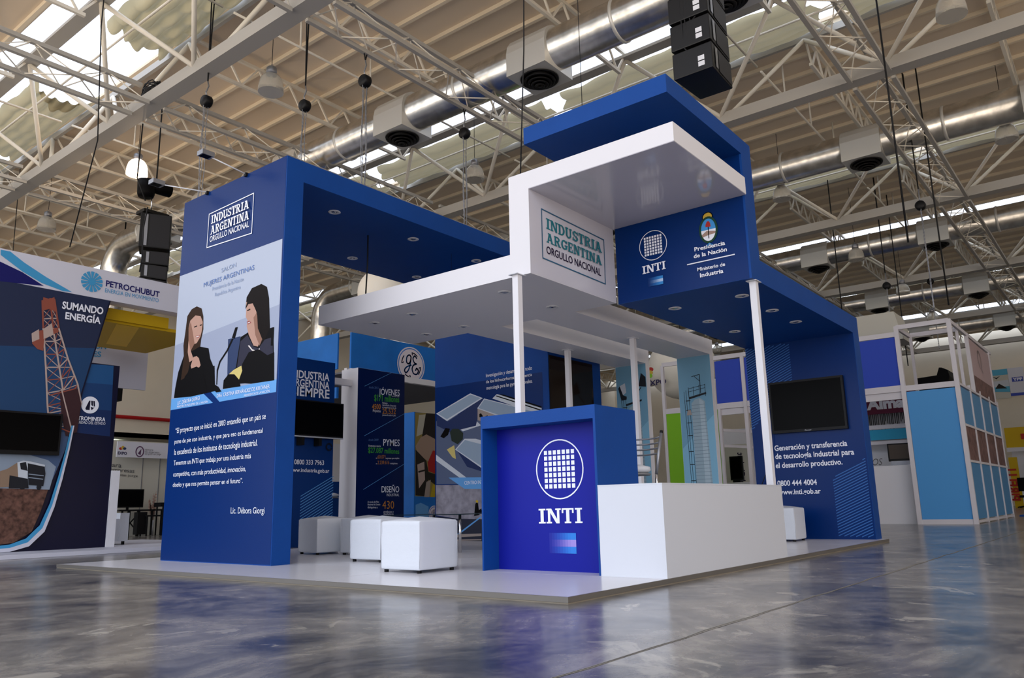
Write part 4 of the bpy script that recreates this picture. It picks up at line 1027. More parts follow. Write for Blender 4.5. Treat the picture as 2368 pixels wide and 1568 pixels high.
P(MB().m('black_plastic').bar((x0+.1, 18.14, .1), (x0+.55, 18.14, .6), .025).bar((x0+.1, 18.14, .6), (x0+.55, 18.14, .1), .025), 'brace', tb)
tag(MB().m('black_plastic').box(6.3, 6.55, 17.8, 18.0, 0.05, 0.62).build('loudspeaker_box'), 'small black box speaker on the floor under the folding table', 'speaker')
ch = thing('folding_chair', 'black folding chair at the right end of the booth table', 'chair', (7.45, 18.0, 0))
q = [(6.496,0.452),(6.942,0.441),(6.911,0.858)]; xa, xb = q[0][0], q[1][0]
P(MB().m('black_plastic').box(xa, xb, 17.7, 18.05, 0.5, 0.54), 'seat', ch)
P(MB().m('black_plastic').box(xb-.1, xb, 17.7, 18.05, 0.75, q[2][1]), 'backrest', ch)
for x in (xa+.02, xb-.02):
    for y in (17.72, 18.03): P(MB().m('black_plastic').box(x-.015, x+.015, y-.015, y+.015, 0.005, 0.8 if x > xa+.1 else .5), 'leg', ch)
mat('dried_branch', 'b4968a', 0.7)
vs = thing('dried_branches', 'tall dried branches in a slim glass vase beside the folding chair', 'plant', (7.2, 18.75, 0))
mb = MB().m('dried_branch')
for i in range(9):
    a = random.uniform(-.16, .16); h = random.uniform(.75, 1.2); p0 = Vector((7.2, 18.75, .35)); p1 = Vector((7.2+a, 18.75, h)); mb.tube([p0, (p0+p1)/2+Vector((a*.1, 0, 0)), p1], 0.006, 5)
    for j in range(6):
        s = p0.lerp(p1, .4+.1*j); mb.box(s.x-.02, s.x+.02, s.y-.02, s.y+.02, s.z-.015, s.z+.02)
P(mb, 'branches', vs); P(MB().m('aluminium').lathe([(.05, 0.0), (.035, .2), (.045, .4)], (7.2, 18.75, 0), 14), 'vase', vs)

# --- ministry columns behind the portal
mn = thing('ministry_panel', 'dark blue ministry panel with white slogan behind the portal leg', 'panel', (4.2, 8.0, 0))
P(MB().m('blue_paint').box(3.3, 4.68, 8.002, 8.35, 0, 3.08), 'core', mn)
mat('ministry_blue', '06306e', 0.3); mat('ministry_deep', '041a4c', 0.3)
P(MB().m('ministry_blue').poly([(3.3, 8.0, 0.003), (4.68, 8.0, 0.003), (4.68, 8.0, 3.08), (3.3, 8.0, 3.08)]), 'printed_face', mn)
mb = MB(); MY = 7.9955
YT(mb, MY, 'INDUSTRIA', *[(3.754,2.734),(4.559,2.75),(3.748,2.86)], bold=0.018)
YT(mb, MY, 'ARGENTINA', *[(3.76,2.598),(4.564,2.608),(3.754,2.72)], bold=0.018)
YT(mb, MY, 'SIEMPRE', *[(3.792,2.44),(4.569,2.447),(3.786,2.587)], bold=0.018)
YT(mb, MY, '0800 333 7963', *[(3.892,1.314),(4.493,1.315),(3.888,1.39)], bold=0.012)
YT(mb, MY, 'www.industria.gob.ar', *[(3.805,1.194),(4.607,1.188),(3.802,1.256)], bold=0.012)
P(mb, 'lettering', mn)
a = [(4.039,0.837),(4.7,1.153),(4.054,0.46),(4.714,0.443)]
stripes('Y', MY, (a[0][0], a[1][0], a[2][1]-.3, a[0][1], a[2][1]-.3, a[1][1]), 0.046, 0.012, mn, m='band_blue', up=0.5)
tvm = thing('wall_television', 'black flat television mounted under the white slogan behind the portal', 'television', (4.2, 7.85, 1.7))
P(MB().m('black_plastic').box(3.55, 4.75, 7.83, 7.87, 1.765, 2.355), 'housing', tvm); P(MB().m('screen').box(3.57, 4.73, 7.826, 7.831, 1.79, 2.335), 'screen', tvm)
P(MB().m('aluminium').box(3.55, 4.75, 7.826, 7.87, 1.745, 1.765), 'bottom_trim', tvm)
for x in (3.95, 4.3): P(MB().m('black_plastic').box(x-.03, x+.03, 7.86, 7.998, 1.62, 1.9), 'bracket', tvm)
mb = MB().m('cable_black')
for r_ in (0.05, 0.065): mb.tube([(4.58+r_*math.cos(k*.5), 7.98, 1.62+r_*math.sin(k*.5)) for k in range(13)], 0.005, 5)
tag(mb.build('coiled_cable'), 'coiled black cable hanging below the television behind the portal', 'cable')
jv = thing('statistics_column', 'white-sided column with dark blue printed statistics in the back of the stand', 'column', (5.85, 8.0, 0))
P(MB().m('white_paint').box(5.2, 6.35, 8.002, 8.45, 0, 3.07), 'core', jv)
P(MB().m('white_paint').box(4.68, 5.2, 8.15, 8.25, 2.75, 2.86), 'tie_beam', jv)
P(MB().m('ministry_deep').poly([(5.2, 8.0, 0.003), (6.35, 8.0, 0.003), (6.35, 8.0, 3.068), (5.2, 8.0, 3.068)]), 'printed_face', jv)
mat('green_letter', '3f9a3a', 0.5); mat('orange_letter', 'c07e34', 0.5)
mb = MB(); JY = 7.9955
def J(s, a, b, c, m='white_letter', bold=0.0): YT(mb, JY, s, a, b, c, m=m, bold=bold)
J('desde 2012', *[(5.458,2.721),(5.687,2.729),(5.457,2.761)], m='text_slate')
J('JÓVENES', *[(5.699,2.626),(6.22,2.651),(5.697,2.738)], bold=0.01)
J('$171 millones', *[(5.586,2.504),(6.21,2.527),(5.584,2.615)], m='green_letter', bold=0.02)
J('inversión total', *[(6.022,2.616),(6.209,2.625),(6.021,2.64)])
J('4500', *[(5.538,2.342),(5.746,2.359),(5.536,2.436)], m='orange_letter', bold=0.01)
J('Proyectos', *[(5.559,2.296),(5.747,2.303),(5.558,2.344)])
J('Mediante', *[(5.787,2.466),(5.915,2.469),(5.786,2.498)])
J('Aprendiendo a Emprender', *[(5.788,2.426),(6.134,2.439),(5.787,2.458)])
J('se capacitaron a más de', *[(5.788,2.386),(6.134,2.398),(5.788,2.418)])
J('25.532', *[(5.79,2.283),(6.125,2.3),(5.788,2.378)], m='orange_letter', bold=0.01)
J('jóvenes de todo el país.', *[(5.791,2.243),(6.125,2.26),(5.79,2.275)])
J('desde 2009', *[(5.468,1.769),(5.704,1.781),(5.467,1.807)], m='text_slate')
J('PYMES', *[(5.821,1.7),(6.231,1.71),(5.819,1.818)], bold=0.01)
J('Destinamos más de', *[(5.47,1.669),(5.759,1.674),(5.469,1.7)])
J('$27.087 millones', *[(5.462,1.561),(6.221,1.566),(5.46,1.653)], m='green_letter', bold=0.015)
J('a', *[(5.648,1.46),(5.679,1.461),(5.648,1.483)])
J('60.071', *[(5.689,1.462),(5.878,1.468),(5.688,1.523)], m='orange_letter')
J('empresas que emplean', *[(5.888,1.46),(6.222,1.471),(5.888,1.491)])
J('a', *[(5.65,1.36),(5.681,1.361),(5.65,1.383)])
J('2.239.616', *[(5.691,1.361),(5.975,1.369),(5.69,1.423)], m='orange_letter')
J('trabajadores', *[(5.996,1.369),(6.18,1.374),(5.996,1.401)])
J('DISEÑO', *[(5.794,0.864),(6.229,0.864),(5.792,0.971)], bold=0.01)
J('INDUSTRIAL', *[(5.92,0.795),(6.23,0.793),(5.919,0.841)])
J('A través del Plan', *[(5.471,0.684),(5.735,0.682),(5.471,0.714)])
J('Nacional de Diseño', *[(5.472,0.64),(5.767,0.636),(5.471,0.67)])
J('distinguimos a', *[(5.473,0.588),(5.706,0.584),(5.472,0.625)])
J('430', *[(5.819,0.574),(6.104,0.57),(5.817,0.711)], m='orange_letter', bold=0.0)
J('productos y', *[(5.852,0.506),(6.094,0.501),(5.851,0.544)])
J('diseñadores', *[(5.852,0.468),(6.094,0.462),(5.852,0.498)])
mb.m('band_blue')
for (p, q) in ([(5.355,2.742),(6.005,3.064)], [(5.365,1.848),(6.358,2.326)], [(5.367,0.909),(6.367,1.387)]):
    mb.poly([(p[0], JY, p[1]), (q[0], JY, q[1]), (q[0], JY, q[1]+.008), (p[0], JY, p[1]+.008)])
P(mb, 'lettering', jv, 'white, green and orange lettering')
# --- electric company stand with blue banners
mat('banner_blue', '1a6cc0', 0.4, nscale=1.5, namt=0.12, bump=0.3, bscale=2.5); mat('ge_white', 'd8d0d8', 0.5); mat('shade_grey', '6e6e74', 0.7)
ge = thing('electric_stand', 'bright blue banner stand with a round script monogram behind the portal', 'exhibition stand', (9.0, 11.0, 0))
q = [(7.548,4.514),(10.3,4.641),(10.299,3.742),(7.569,3.74)]
gx0, gx1, gz0, gz1 = 7.55, 10.9, 3.72, 4.56
P(MB().m('banner_blue').box(gx0, gx1, 11.0, 11.05, gz0, gz1), 'front_banner', ge)
P(MB().m('banner_blue').box(7.40, 7.44, 11.3, 16.0, gz0, gz1), 'side_banner', ge)
P(MB().m('white_paint').box(gx0, gx1+.4, 10.98, 11.1, gz0-.14, gz0), 'banner_rail', ge)
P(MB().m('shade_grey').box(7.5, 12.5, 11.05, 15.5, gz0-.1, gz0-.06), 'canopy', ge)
P(MB().m('banner_blue').box(7.40, 7.46, 11.3, 15.5, 3.05, 3.3).box(7.46, 12.5, 14.0, 14.06, 3.05, 3.3), 'lower_rail', ge)
for px_, py_ in ((7.5, 11.08), (gx1+.35, 11.08), (7.43, 15.9)): P(MB().m('white_paint').box(px_-.04, px_+.04, py_-.04, py_+.04, 0, gz0), 'post', ge)
c = [(9.441,4.025)][0]; mb = MB(); RR = 0.47
mb.m('ge_white').poly([(x, 10.985, z) for x, z in ell(c[0], c[1], RR, RR*.97, 40)])
mb.m('banner_blue'); ring(mb, 'Y', 10.983, c[0], c[1], RR*.93, RR*.9, RR*.05)
def stroke(mb, pts, w, Y_):
    P_ = []
    for i in range(len(pts)-1):
        p0, p1, p2, p3 = pts[max(i-1, 0)], pts[i], pts[i+1], pts[min(i+2, len(pts)-1)]
        for s in range(6):
            t = s/6; P_.append(tuple(0.5*((2*p1[k])+(-p0[k]+p2[k])*t+(2*p0[k]-5*p1[k]+4*p2[k]-p3[k])*t*t+(-p0[k]+3*p1[k]-3*p2[k]+p3[k])*t**3) for k in (0, 1)))
    P_.append(pts[-1])
    for a, b in zip(P_, P_[1:]):
        d = Vector((b[0]-a[0], b[1]-a[1]));
        if d.length < 1e-5: continue
        n = Vector((-d.y, d.x)).normalized()*w/2; e_ = d.normalized()*w*.25
        mb.poly([(x, Y_, z) for x, z in ((a[0]+n.x-e_.x, a[1]+n.y-e_.y), (b[0]+n.x+e_.x, b[1]+n.y+e_.y), (b[0]-n.x+e_.x, b[1]-n.y+e_.y), (a[0]-n.x-e_.x, a[1]-n.y-e_.y))])
def monogram(mb, c, R, Y_):
    g = [(-.02,.42),(-.14,.5),(-.3,.38),(-.32,.12),(-.18,.05),(-.06,.2),(-.02,.42),(-.06,.1),(-.18,-.25),(-.36,-.42),(-.46,-.3),(-.3,-.12),(.0,.0)]
    e2 = [(.38,.38),(.24,.5),(.12,.34),(.22,.14),(.36,.1),(.16,.02),(.06,-.18),(.16,-.4),(.38,-.42),(.5,-.24),(.38,-.12),(.3,-.24)]
    stroke(mb, [(c[0]+x*R*1.22, c[1]+z*R*1.22) for x, z in g], R*.09, Y_); stroke(mb, [(c[0]+x*R*1.22, c[1]+z*R*1.22) for x, z in e2], R*.09, Y_)
    for k in range(4):
        a = math.radians(50+90*k); stroke(mb, [(c[0]+R*.8*math.cos(a+t*.16), c[1]+R*.78*math.sin(a+t*.16)) for t in range(5)], R*.07, Y_)
        a += .62; stroke(mb, [(c[0]+R*.8*math.cos(a), c[1]+R*.78*math.sin(a)), (c[0]+R*.7*math.cos(a-.04), c[1]+R*.68*math.sin(a-.04)), (c[0]+R*.68*math.cos(a-.14), c[1]+R*.66*math.sin(a-.14))], R*.06, Y_)
monogram(mb, c, RR*.86, 10.981)
P(mb, 'monogram', ge, 'white round script monogram')
ge2 = thing('picture_column', 'blue column with a printed picture of hands holding a post', 'column', (8.0, 9.6, 0))
q = [(7.905,2.614),(8.101,2.629),(8.809,2.636),(8.112,0.803)]
P(MB().m('banner_blue').box(q[1][0]-.01, q[1][0]+1.0, 9.5, 10.0, 0, q[1][1]), 'core', ge2)
mat('pic_bg', '8a7a40', 0.5); mat('hand_skin', 'a08878', 0.5); mat('pic_dark', '201a16', 0.5); mat('pic_red', 'a02020', 0.5); mat('pic_pale', 'b4b0a0', 0.5); mat('pic_yellow', 'b09a18', 0.5)
L = [('pic_bg', [(8.114,2.621),(8.893,2.642),(8.887,0.799),(8.125,0.821)]), ('pic_pale', [(8.234,2.573),(8.531,2.615),(8.464,2.207),(8.157,2.095)]),
     ('pic_dark', [(8.449,2.628),(8.893,2.642),(8.89,1.653),(8.33,1.822),(8.329,2.105)]),
     ('hand_skin', [(8.132,1.888),(8.289,2.084),(8.464,2.16),(8.724,2.078),(8.891,1.845),(8.696,1.646),(8.532,1.566),(8.198,1.723)]),
     ('pic_red', [(8.505,1.546),(8.669,1.817),(8.89,1.797),(8.889,1.271),(8.532,1.359)]),
     ('pic_dark', [(8.132,1.814),(8.465,1.583),(8.532,1.34),(8.889,1.271),(8.888,0.987),(8.532,1.172),(8.399,0.82),(8.137,0.839)]),
     ('rig_pale', [(8.186,1.491),(8.398,1.562),(8.425,1.171),(8.241,0.985)]), ('pic_dark', [(8.213,1.353),(8.411,1.394),(8.411,1.357),(8.226,1.316)]),
     ('aerial_tan', [(8.465,1.125),(8.6,1.173),(8.56,0.8),(8.4,0.801)]), ('pic_yellow', [(8.668,1.08),(8.888,1.034),(8.887,0.799),(8.587,0.8)]),
     ('band_blue', [(8.139,0.639),(8.294,0.683),(8.533,0.598),(8.533,0.386),(8.14,0.396)]),
     ('ge_white', ell(*([(8.708,0.447)][0]), .17, .17, 30)), ('banner_blue', ell(*([(8.708,0.447)][0]), .15, .15, 30)), ('ge_white', ell(*([(8.708,0.447)][0]), .135, .135, 30))]
art('Y', 9.498, L, 'printed_picture', ge2, 'printed picture of two hands')
mb = MB().m('banner_blue'); monogram(mb, [(8.708,0.447)][0], .13, 9.48); P(mb, 'monogram', ge2)
bc = thing('blue_counter_wall', 'plain blue partition beside the statistics column', 'partition', (5.0, 9.2, 0))
P(MB().m('blue_paint').box(5.15, 5.75, 9.4, 9.8, 0, 2.62), 'tall_panel', bc)
P(MB().m('blue_paint').box(5.75, 6.3, 9.35, 9.6, 0, 1.1), 'low_panel', bc)
mat('lime', '7ab81c', 0.5)
st2 = copy_tree(st1); st2.location = (5.35, 8.95, 0); st2.rotation_euler = (0, 0, math.radians(95)); st2['label'] = 'chrome bar stool beside the dark blue slogan panel at the back'
oc = thing('back_booth', 'white booth with lime panel and red and black round sign far behind the columns', 'booth', (8.6, 15.0, 0))
P(MB().m('white_paint').box(8.7, 12.5, 15.0, 15.1, 0, 2.4), 'wall', oc); P(MB().m('lime').box(8.65, 9.1, 14.9, 14.95, 0.5, 1.5), 'lime_panel', oc)
c = [(10.932,1.579)][0]; mb = MB(); mb.m('crest_red').poly([(x, 14.985, z) for x, z in ell(c[0], c[1], .3, .36, 24)]); mb.m('cloth_black').poly([(x, 14.98, z) for x, z in ell(c[0]+.05, c[1]-.1, .24, .28, 24)]); P(mb, 'round_sign', oc)
# --- white balls of the fair hung under the roof
mat('balloon', 'efe9dc', 0.5)
def balloon(x, y, z, r, lab, letters=None):
    t = thing('inflatable_ball', lab, 'balloon', (x, y, z))
    P(MB().m('balloon').lathe([(max(0, r*math.sin(math.pi*k/18)), -r*math.cos(math.pi*k/18)*.95) for k in range(19)], (x, y, z), 32), 'envelope', t)
    P(MB().m('cable_black').tube([(x, y, z+r*.95), (x, y, CZ+7.1)], 0.01, 5), 'rope', t)
    return t
bq = [(7.683,4.562)][0]
bl = balloon(17.6, bq[0], bq[1], 1.02, 'large white inflatable ball with coloured emblem behind the green panel')
mb = MB(); q = [(7.976,3.962),(7.736,3.961),(7.965,4.115),(7.872,4.233)]
XT(mb, 16.6, 'EXPO', (q[0][0]+.42, q[0][1]), q[1], (q[0][0]+.42, q[2][1]), m='expo_dark', bold=0.03)
for i, mm in enumerate(('crest_red', 'crest_gold', 'lime')): mb.m(mm).poly([(15.925-.002*i, a_, z_) for a_, z_ in ell(q[3][0]+.02*i, q[3][1]+.08-.09*i, .1, .07)])
P(mb, 'emblem', bl)
D2 = [(8.06,10.474)][0]
balloon(D2[0], D2[1], 5.5, 0.62, 'white inflatable ball showing between the blue beam and the white slab')
# --- long shell-scheme booth at right, facing the aisle
mat('fascia_blue', '2a46b4', 0.5); mat('sky_panel', '4e96d4', 0.5); mat('sky_panel_shaded', '4e86b4', 0.5); mat('maroon', '6a2c44', 0.6); mat('teal_band', '2a9ac0', 0.5); mat('brick_print', '6e5450', 0.6, nscale=6, namt=0.4); mat('frame_white', 'cfcbd0', 0.45); mat('tv_brown', '4a4038', 0.3)  # side-wall blue is a darker sky_panel, its shade put into the colour
AX = 15.0
gq = [(7.29,2.889),(5.471,2.29),(7.016,3.098)]
sb = thing('shell_booth', 'long white-framed booth row with royal blue fascia and light blue panels at right', 'booth', (AX, 1.0, 0))
def post(x, y, z0=0, z1=4.3, w=.06): return P(MB().m('frame_white').box(x-w/2, x+w/2, y-w/2, y+w/2, z0, z1), 'post', sb)
def rail(a, b, h=.12, w=.05):
    return P(MB().m('frame_white').bar(a, b, w, h), 'rail', sb)
fq = [(5.513,3.969),(4.765,3.323),(4.576,3.303)]
for y, z1 in ((0.06, 4.36), (1.12, 4.36), (fq[1][0], 4.2)): post(AX, y, 0, z1, .09)
P(MB().m('sky_panel').box(AX-.01, AX+.02, 0.11, 1.07, 0.1, 2.86), 'light_blue_panel', sb, 'light blue panel')
rail((AX, 0.06, .05), (AX, 1.12, .05), .1); rail((AX, 0.06, 2.94), (AX, 1.12, 2.94), .12)
rail((AX, 0.06, 4.33), (AX, 1.12, 4.33), .1); rail((AX+1.3, 0.15, 4.35), (AX+1.3, 1.12, 4.35), .1)
rail((AX, 1.12, 4.33), (AX+1.3, 1.12, 4.33), .08); rail((AX, 0.06, 4.33), (AX+5.9, 0.06, 4.40), .08)
post(AX+1.3, 0.12, 2.9, 4.36); post(AX+1.3, 1.1, 2.9, 4.36)
P(MB().m('fascia_blue').box(AX-.01, AX+.02, 1.17, fq[1][0]-.05, 3.02, 4.12).box(AX-.01, AX+.02, fq[1][0]+.05, fq[0][0], 3.02, 4.12), 'blue_fascia', sb, 'royal blue fascia panel')
rail((AX, 1.12, 4.18), (AX, gq[2][0], 4.22), .11); rail((AX, 1.12, 2.95), (AX, gq[2][0], 2.95), .14)
P(MB().m('frame_white').box(AX+.02, AX+.08, 1.17, gq[1][0], 2.72, 2.88), 'lower_fascia', sb)
P(MB().m('lime').box(AX-.01, AX+.02, gq[1][0]+.05, gq[2][0], 0.0, 2.88), 'green_panel', sb, 'lime green panel')
post(AX, gq[1][0], 0, 2.9, .07); post(AX, gq[2][0], 0, 4.2, .08)
P(MB().m('white_paint').box(AX+2.8, AX+2.9, 1.12, 7.0, 0, 2.6), 'back_wall', sb)
for z in (2.35, 1.95): rail((AX+.1, gq[1][0], z), (AX+2.7, gq[1][0]-1.2, z-.06), .07, .04)
P(MB().m('white_paint').box(AX+.3, AX+.34, 1.16, 2.9, 0, 1.28), 'counter_front', sb)
P(MB().m('teal_band').box(AX+1.6, AX+1.64, 1.16, 2.6, 1.95, 2.2), 'teal_band', sb); rail((AX+1.6, 1.16, 2.26), (AX+1.6, 2.8, 2.26), .1); rail((AX+1.6, 1.16, 1.88), (AX+1.6, 2.8, 1.88), .08)
aq = [(2.439,3.055),(1.514,3.047),(1.558,2.667),(2.455,2.618),(2.431,2.747),(1.545,2.773),(2.405,2.985),(1.591,2.121)]
P(MB().m('maroon').box(AX+2.0, AX+2.03, aq[1][0]-.3, aq[0][0]+.4, aq[3][1], aq[0][1]+.1), 'maroon_banner', sb, 'maroon banner with large white lettering')
mb = MB(); XT(mb, AX+1.98, 'Alma', (aq[4][0], aq[4][1]), (aq[5][0], aq[4][1]), (aq[4][0], aq[6][1]), bold=0.05); P(mb, 'banner_lettering', sb)
mb = MB().m('cable_black')
for i in range(34):
    y = 1.35+i*.042+random.uniform(-.01, .01); mb.box(AX+2.01, AX+2.02, y-.008, y+.008, aq[3][1]-random.uniform(.15, .5), aq[3][1])
mb.box(AX+2.01, AX+2.02, 1.1, 1.35, aq[7][1], aq[3][1]); P(mb, 'fringe', sb)
P(MB().m('white_paint').box(AX+2.1, AX+2.14, 1.0, 3.2, 0, 2.85), 'inner_wall', sb)
mb = MB(); XT(mb, AX+.29, 'OS', (2.02, 1.30), (1.80, 1.30), (2.02, 1.45), m='grey_letter', bold=0.0, italic=.3); P(mb, 'counter_lettering', sb)
tva = thing('counter_television', 'small brown-screened television on the white counter of the booth at right', 'television', (AX+.5, 1.5, 1.3))
P(MB().m('black_plastic').box(AX+.5, AX+.56, 1.12, 1.72, 1.38, 1.78), 'housing', tva); P(MB().m('tv_brown').box(AX+.497, AX+.5, 1.15, 1.69, 1.43, 1.75), 'screen', tva); P(MB().m('chrome').box(AX+.44, AX+.62, 1.2, 1.66, 1.285, 1.38), 'base', tva)
P(MB().m('white_paint').box(AX+.34, AX+.9, 1.16, 2.9, 1.24, 1.28), 'counter_top', sb)
vq = [(6.269,2.094),(5.51,2.092),(5.827,1.109),(5.607,1.818)]
mb = MB().m('booth_white').box(AX+1.8, AX+1.84, vq[1][0], vq[0][0], 0.3, vq[0][1])
P(mb, 'white_banner', sb)
mb = MB()
vs_, fs_ = text_polys('del Chubut', 0.02)
mb.m('dark_letter')
bb = [mb.bm.verts.new((AX+1.79, vq[3][0]+.22-y_*.24, vq[3][1]-.95+x_*.22)) for x_, y_ in vs_]
for f_ in fs_: mb.face([bb[i] for i in f_])
P(mb, 'vertical_lettering', sb)
mq = [(5.825,1.74),(5.47,1.112),(5.992,1.052),(5.29,1.028)]
tvc = thing('monitor', 'black monitor on a pedestal in front of the white vertical banner', 'monitor', (AX+1.2, (mq[0][0]+mq[1][0])/2, mq[2][1]))
P(MB().m('black_plastic').box(AX+1.2, AX+1.26, mq[1][0], mq[0][0], mq[1][1], mq[0][1]), 'housing', tvc); P(MB().m('screen').box(AX+1.197, AX+1.2, mq[1][0]+.03, mq[0][0]-.03, mq[1][1]+.04, mq[0][1]-.03), 'screen', tvc); P(MB().m('black_plastic').box(AX+1.15, AX+1.35, (mq[0][0]+mq[1][0])/2-.1, (mq[0][0]+mq[1][0])/2+.1, mq[2][1], mq[1][1]), 'foot', tvc)
P(MB().m('white_paint').box(AX+1.1, AX+1.5, mq[3][0], mq[2][0], 0, mq[2][1]), 'pedestal', sb)
# side wall of the booth row, running away
n = 4
for i in range(n+1): post(AX+.05+i*1.42, 0.06, 0, 3.05 if i else 3.05, .07)
for i in range(n):
    x0, x1 = AX+.09+i*1.42, AX+.01+(i+1)*1.42
    P(MB().m('sky_panel_shaded').box(x0, x1, 0.05, 0.08, 0.1, 1.28), 'side_panel', sb); P(MB().m('brick_print').box(x0, x1, 0.05, 0.08, 1.32, 2.05), 'picture_panel', sb, 'brownish printed panel'); P(MB().m('sky_panel_shaded').box(x0, x1, 0.05, 0.08, 2.09, 2.9), 'side_panel', sb)
for z in (.05, 1.3, 2.07, 2.95): rail((AX, 0.06, z), (AX+5.8, 0.06, z), .05, .06)
mat('banner_rose', 'b09a9c', 0.6)
P(MB().m('banner_rose').box(AX+2.2, AX+5.4, 0.05, 0.08, 3.4, 4.3), 'upper_banner', sb); P(MB().m('brick_print').box(AX+2.2, AX+5.4, 0.045, 0.08, 3.0, 3.4), 'upper_banner_foot', sb)
for x in (AX+2.15, AX+5.45): post(x, 0.06, 2.95, 4.38, .08)
mb = MB().m('grey_letter')
stroke_pts = [(AX+3.6, 3.7), (AX+3.4, 3.95), (AX+3.6, 4.15), (AX+3.9, 4.0), (AX+3.8, 3.75), (AX+3.95, 3.62)]
stroke(mb, stroke_pts, .03, 0.04)
P(mb, 'upper_banner_mark', sb)
# plastic-wrapped box on top of the booth row
tag(MB().m('booth_white').prism([(AX+1.3, 1.25, 4.3), (AX+1.3, 2.6, 4.3), (AX+1.3, 2.35, 5.0), (AX+1.3, 1.4, 5.0)], (1.0, 0, 0)).build('wrapped_crate'), 'pale plastic-wrapped crate standing on top of the booth row', 'crate')
# stage speaker and black case beyond
sp = thing('stage_lectern', 'dark draped stage equipment seen through the open upper booth frame', 'stage equipment', (26, 2.5, 0))
q = [(2.909,4.617),(2.294,4.651),(2.196,4.91),(2.117,4.9),(1.943,4.804),(1.905,4.575),(1.973,4.344),(2.939,4.362)]
P(MB().m('cloth_black').prism([(26, a_, z_) for a_, z_ in q], (1.0, 0, 0)), 'draped_case', sp)
P(MB().m('cloth_black').box(26.1, 26.9, q[5][0], q[0][0], 0, q[7][1]), 'riser', sp)
# --- far wall: banners, yellow booths
mat('ypf_blue', '3c4ca8', 0.5); mat('cyan_banner', '58a8c8', 0.6); mat('yellow_booth', 'c8a400', 0.5); mat('red_letter', 'b02818', 0.5); mat('orange_strip', 'c25a2a', 0.5)
def wall_banner(pts, lab, build_):
    xs = [p[0] for p in pts]; zs = [p[1] for p in pts]
    t = thing('wall_banner', lab, 'banner', (XF-.1, sum(xs)/len(xs), min(zs))); build_(t, max(xs), min(xs), min(zs), max(zs)); return t
WXF = XF-.06
def bA(t, l, r, b, tt):
    P(MB().m('booth_white').box(WXF, WXF+.02, r, l, b, tt), 'cloth', t)
    h = tt-b; w = l-r
    art('X', WXF-.004, [('cyan_banner', [(l, tt), (r, tt), (r, tt-.2*h), (l, tt-.2*h)]), ('aerial_white', [(l, b+.6*h), (r, b+.62*h), (r, b+.4*h), (l, b+.4*h)]), ('cyan_banner', [(l, b+.4*h), (r, b+.4*h), (r, b+.2*h), (l, b+.25*h)]), ('pic_dark', [(l-.15*w, b+.35*h), (l-.4*w, b+.52*h), (l-.7*w, b+.4*h), (l-.85*w, b+.33*h)]), ('iron_print', [(l-.05*w, b+.78*h), (l-.3*w, b+.72*h), (l-.55*w, b+.78*h), (l-.3*w, b+.67*h)])], 'printed_picture', t)
def bB(t, l, r, b, tt):
    h = tt-b; w = l-r
    P(MB().m('sign_white').box(WXF, WXF+.02, r, l, b, tt), 'cloth', t)
    mb = MB(); mb.m('ypf_blue'); mb.poly([(WXF-.004, l-.2*w, b+.5*h), (WXF-.004, r+.1*w, b+.5*h), (WXF-.004, r+.1*w, b+.66*h), (WXF-.004, l-.2*w, b+.66*h)]); mb.poly([(WXF-.004, l, b), (WXF-.004, r, b), (WXF-.004, r, b+.1*h), (WXF-.004, l, b+.1*h)])
    XT(mb, WXF-.012, 'YPF', (l-.26*w, b+.535*h), (r+.16*w, b+.535*h), (l-.26*w, b+.63*h), bold=.04); P(mb, 'printed_logo', t)
wall_banner([(2.867,7.244),(2.18,7.23),(2.226,5.661),(2.965,5.689)], 'hanging banner with pale blue sky picture on the far wall', bA)
wall_banner([(2.118,7.246),(1.442,7.255),(1.561,5.779),(2.174,5.749)], 'hanging white banner with a blue lettered box on the far wall', bB)
yb = thing('yellow_booth', 'yellow and white booth with vertical red lettering against the far wall', 'booth', (38, -4, 0))
q = [(1.904,3.557),(0.565,3.646),(0.693,2.698),(1.953,2.66),(1.908,2.231),(1.577,2.213),(1.656,0.123),(1.984,0.129)]
P(MB().m('yellow_booth').box(38, 38.1, -9.0, q[0][0], q[3][1], q[0][1]), 'fascia', yb)
P(MB().m('frame_white').box(37.98, 38.12, -9.0, q[0][0], q[3][1]-.18, q[3][1]), 'fascia_rail', yb)
P(MB().m('yellow_booth').box(38, 38.1, q[5][0], q[4][0], 0, q[4][1]), 'yellow_panel', yb)
P(MB().m('red_letter').box(37.95, 38.0, -9, [(1.294,3.219)][0][0], q[3][1]+.35, q[0][1]-.3), 'red_block', yb)
P(MB().m('white_paint').box(39.5, 39.6, -9.0, q[0][0], 0, q[3][1]), 'back_wall', yb)
P(MB().m('cloth_black').box(38.6, 38.7, -9.0, q[5][0]-.5, .9, q[4][1]-.1), 'dark_panel', yb)
mb = MB(); vs_, fs_ = text_polys('PIRELLI', .04); yy_ = (q[4][0]*.7+q[5][0]*.3)
k_ = (q[4][1]*.86-.5)/max(v[0] for v in vs_); mb.m('red_letter')
bb = [mb.bm.verts.new((37.97, yy_+.25-y_*.55, .3+x_*k_)) for x_, y_ in vs_]
for f_ in fs_: mb.face([bb[i] for i in f_])
P(mb, 'vertical_lettering', yb)
oc2 = thing('office_chair', 'dark office chair standing in front of the yellow booth', 'chair', (36.5, -2.3, 0))
q = [(1.535,1.291),(1.185,1.296),(1.263,0.715),(1.587,0.651),(1.521,0.194)]
P(MB().m('cloth_black').box(36.5, 36.6, q[1][0], q[0][0], q[2][1], q[0][1]), 'backrest', oc2); P(MB().m('cloth_black').box(36.5, 37.1, q[1][0], q[0][0], .45, .55), 'seat', oc2)
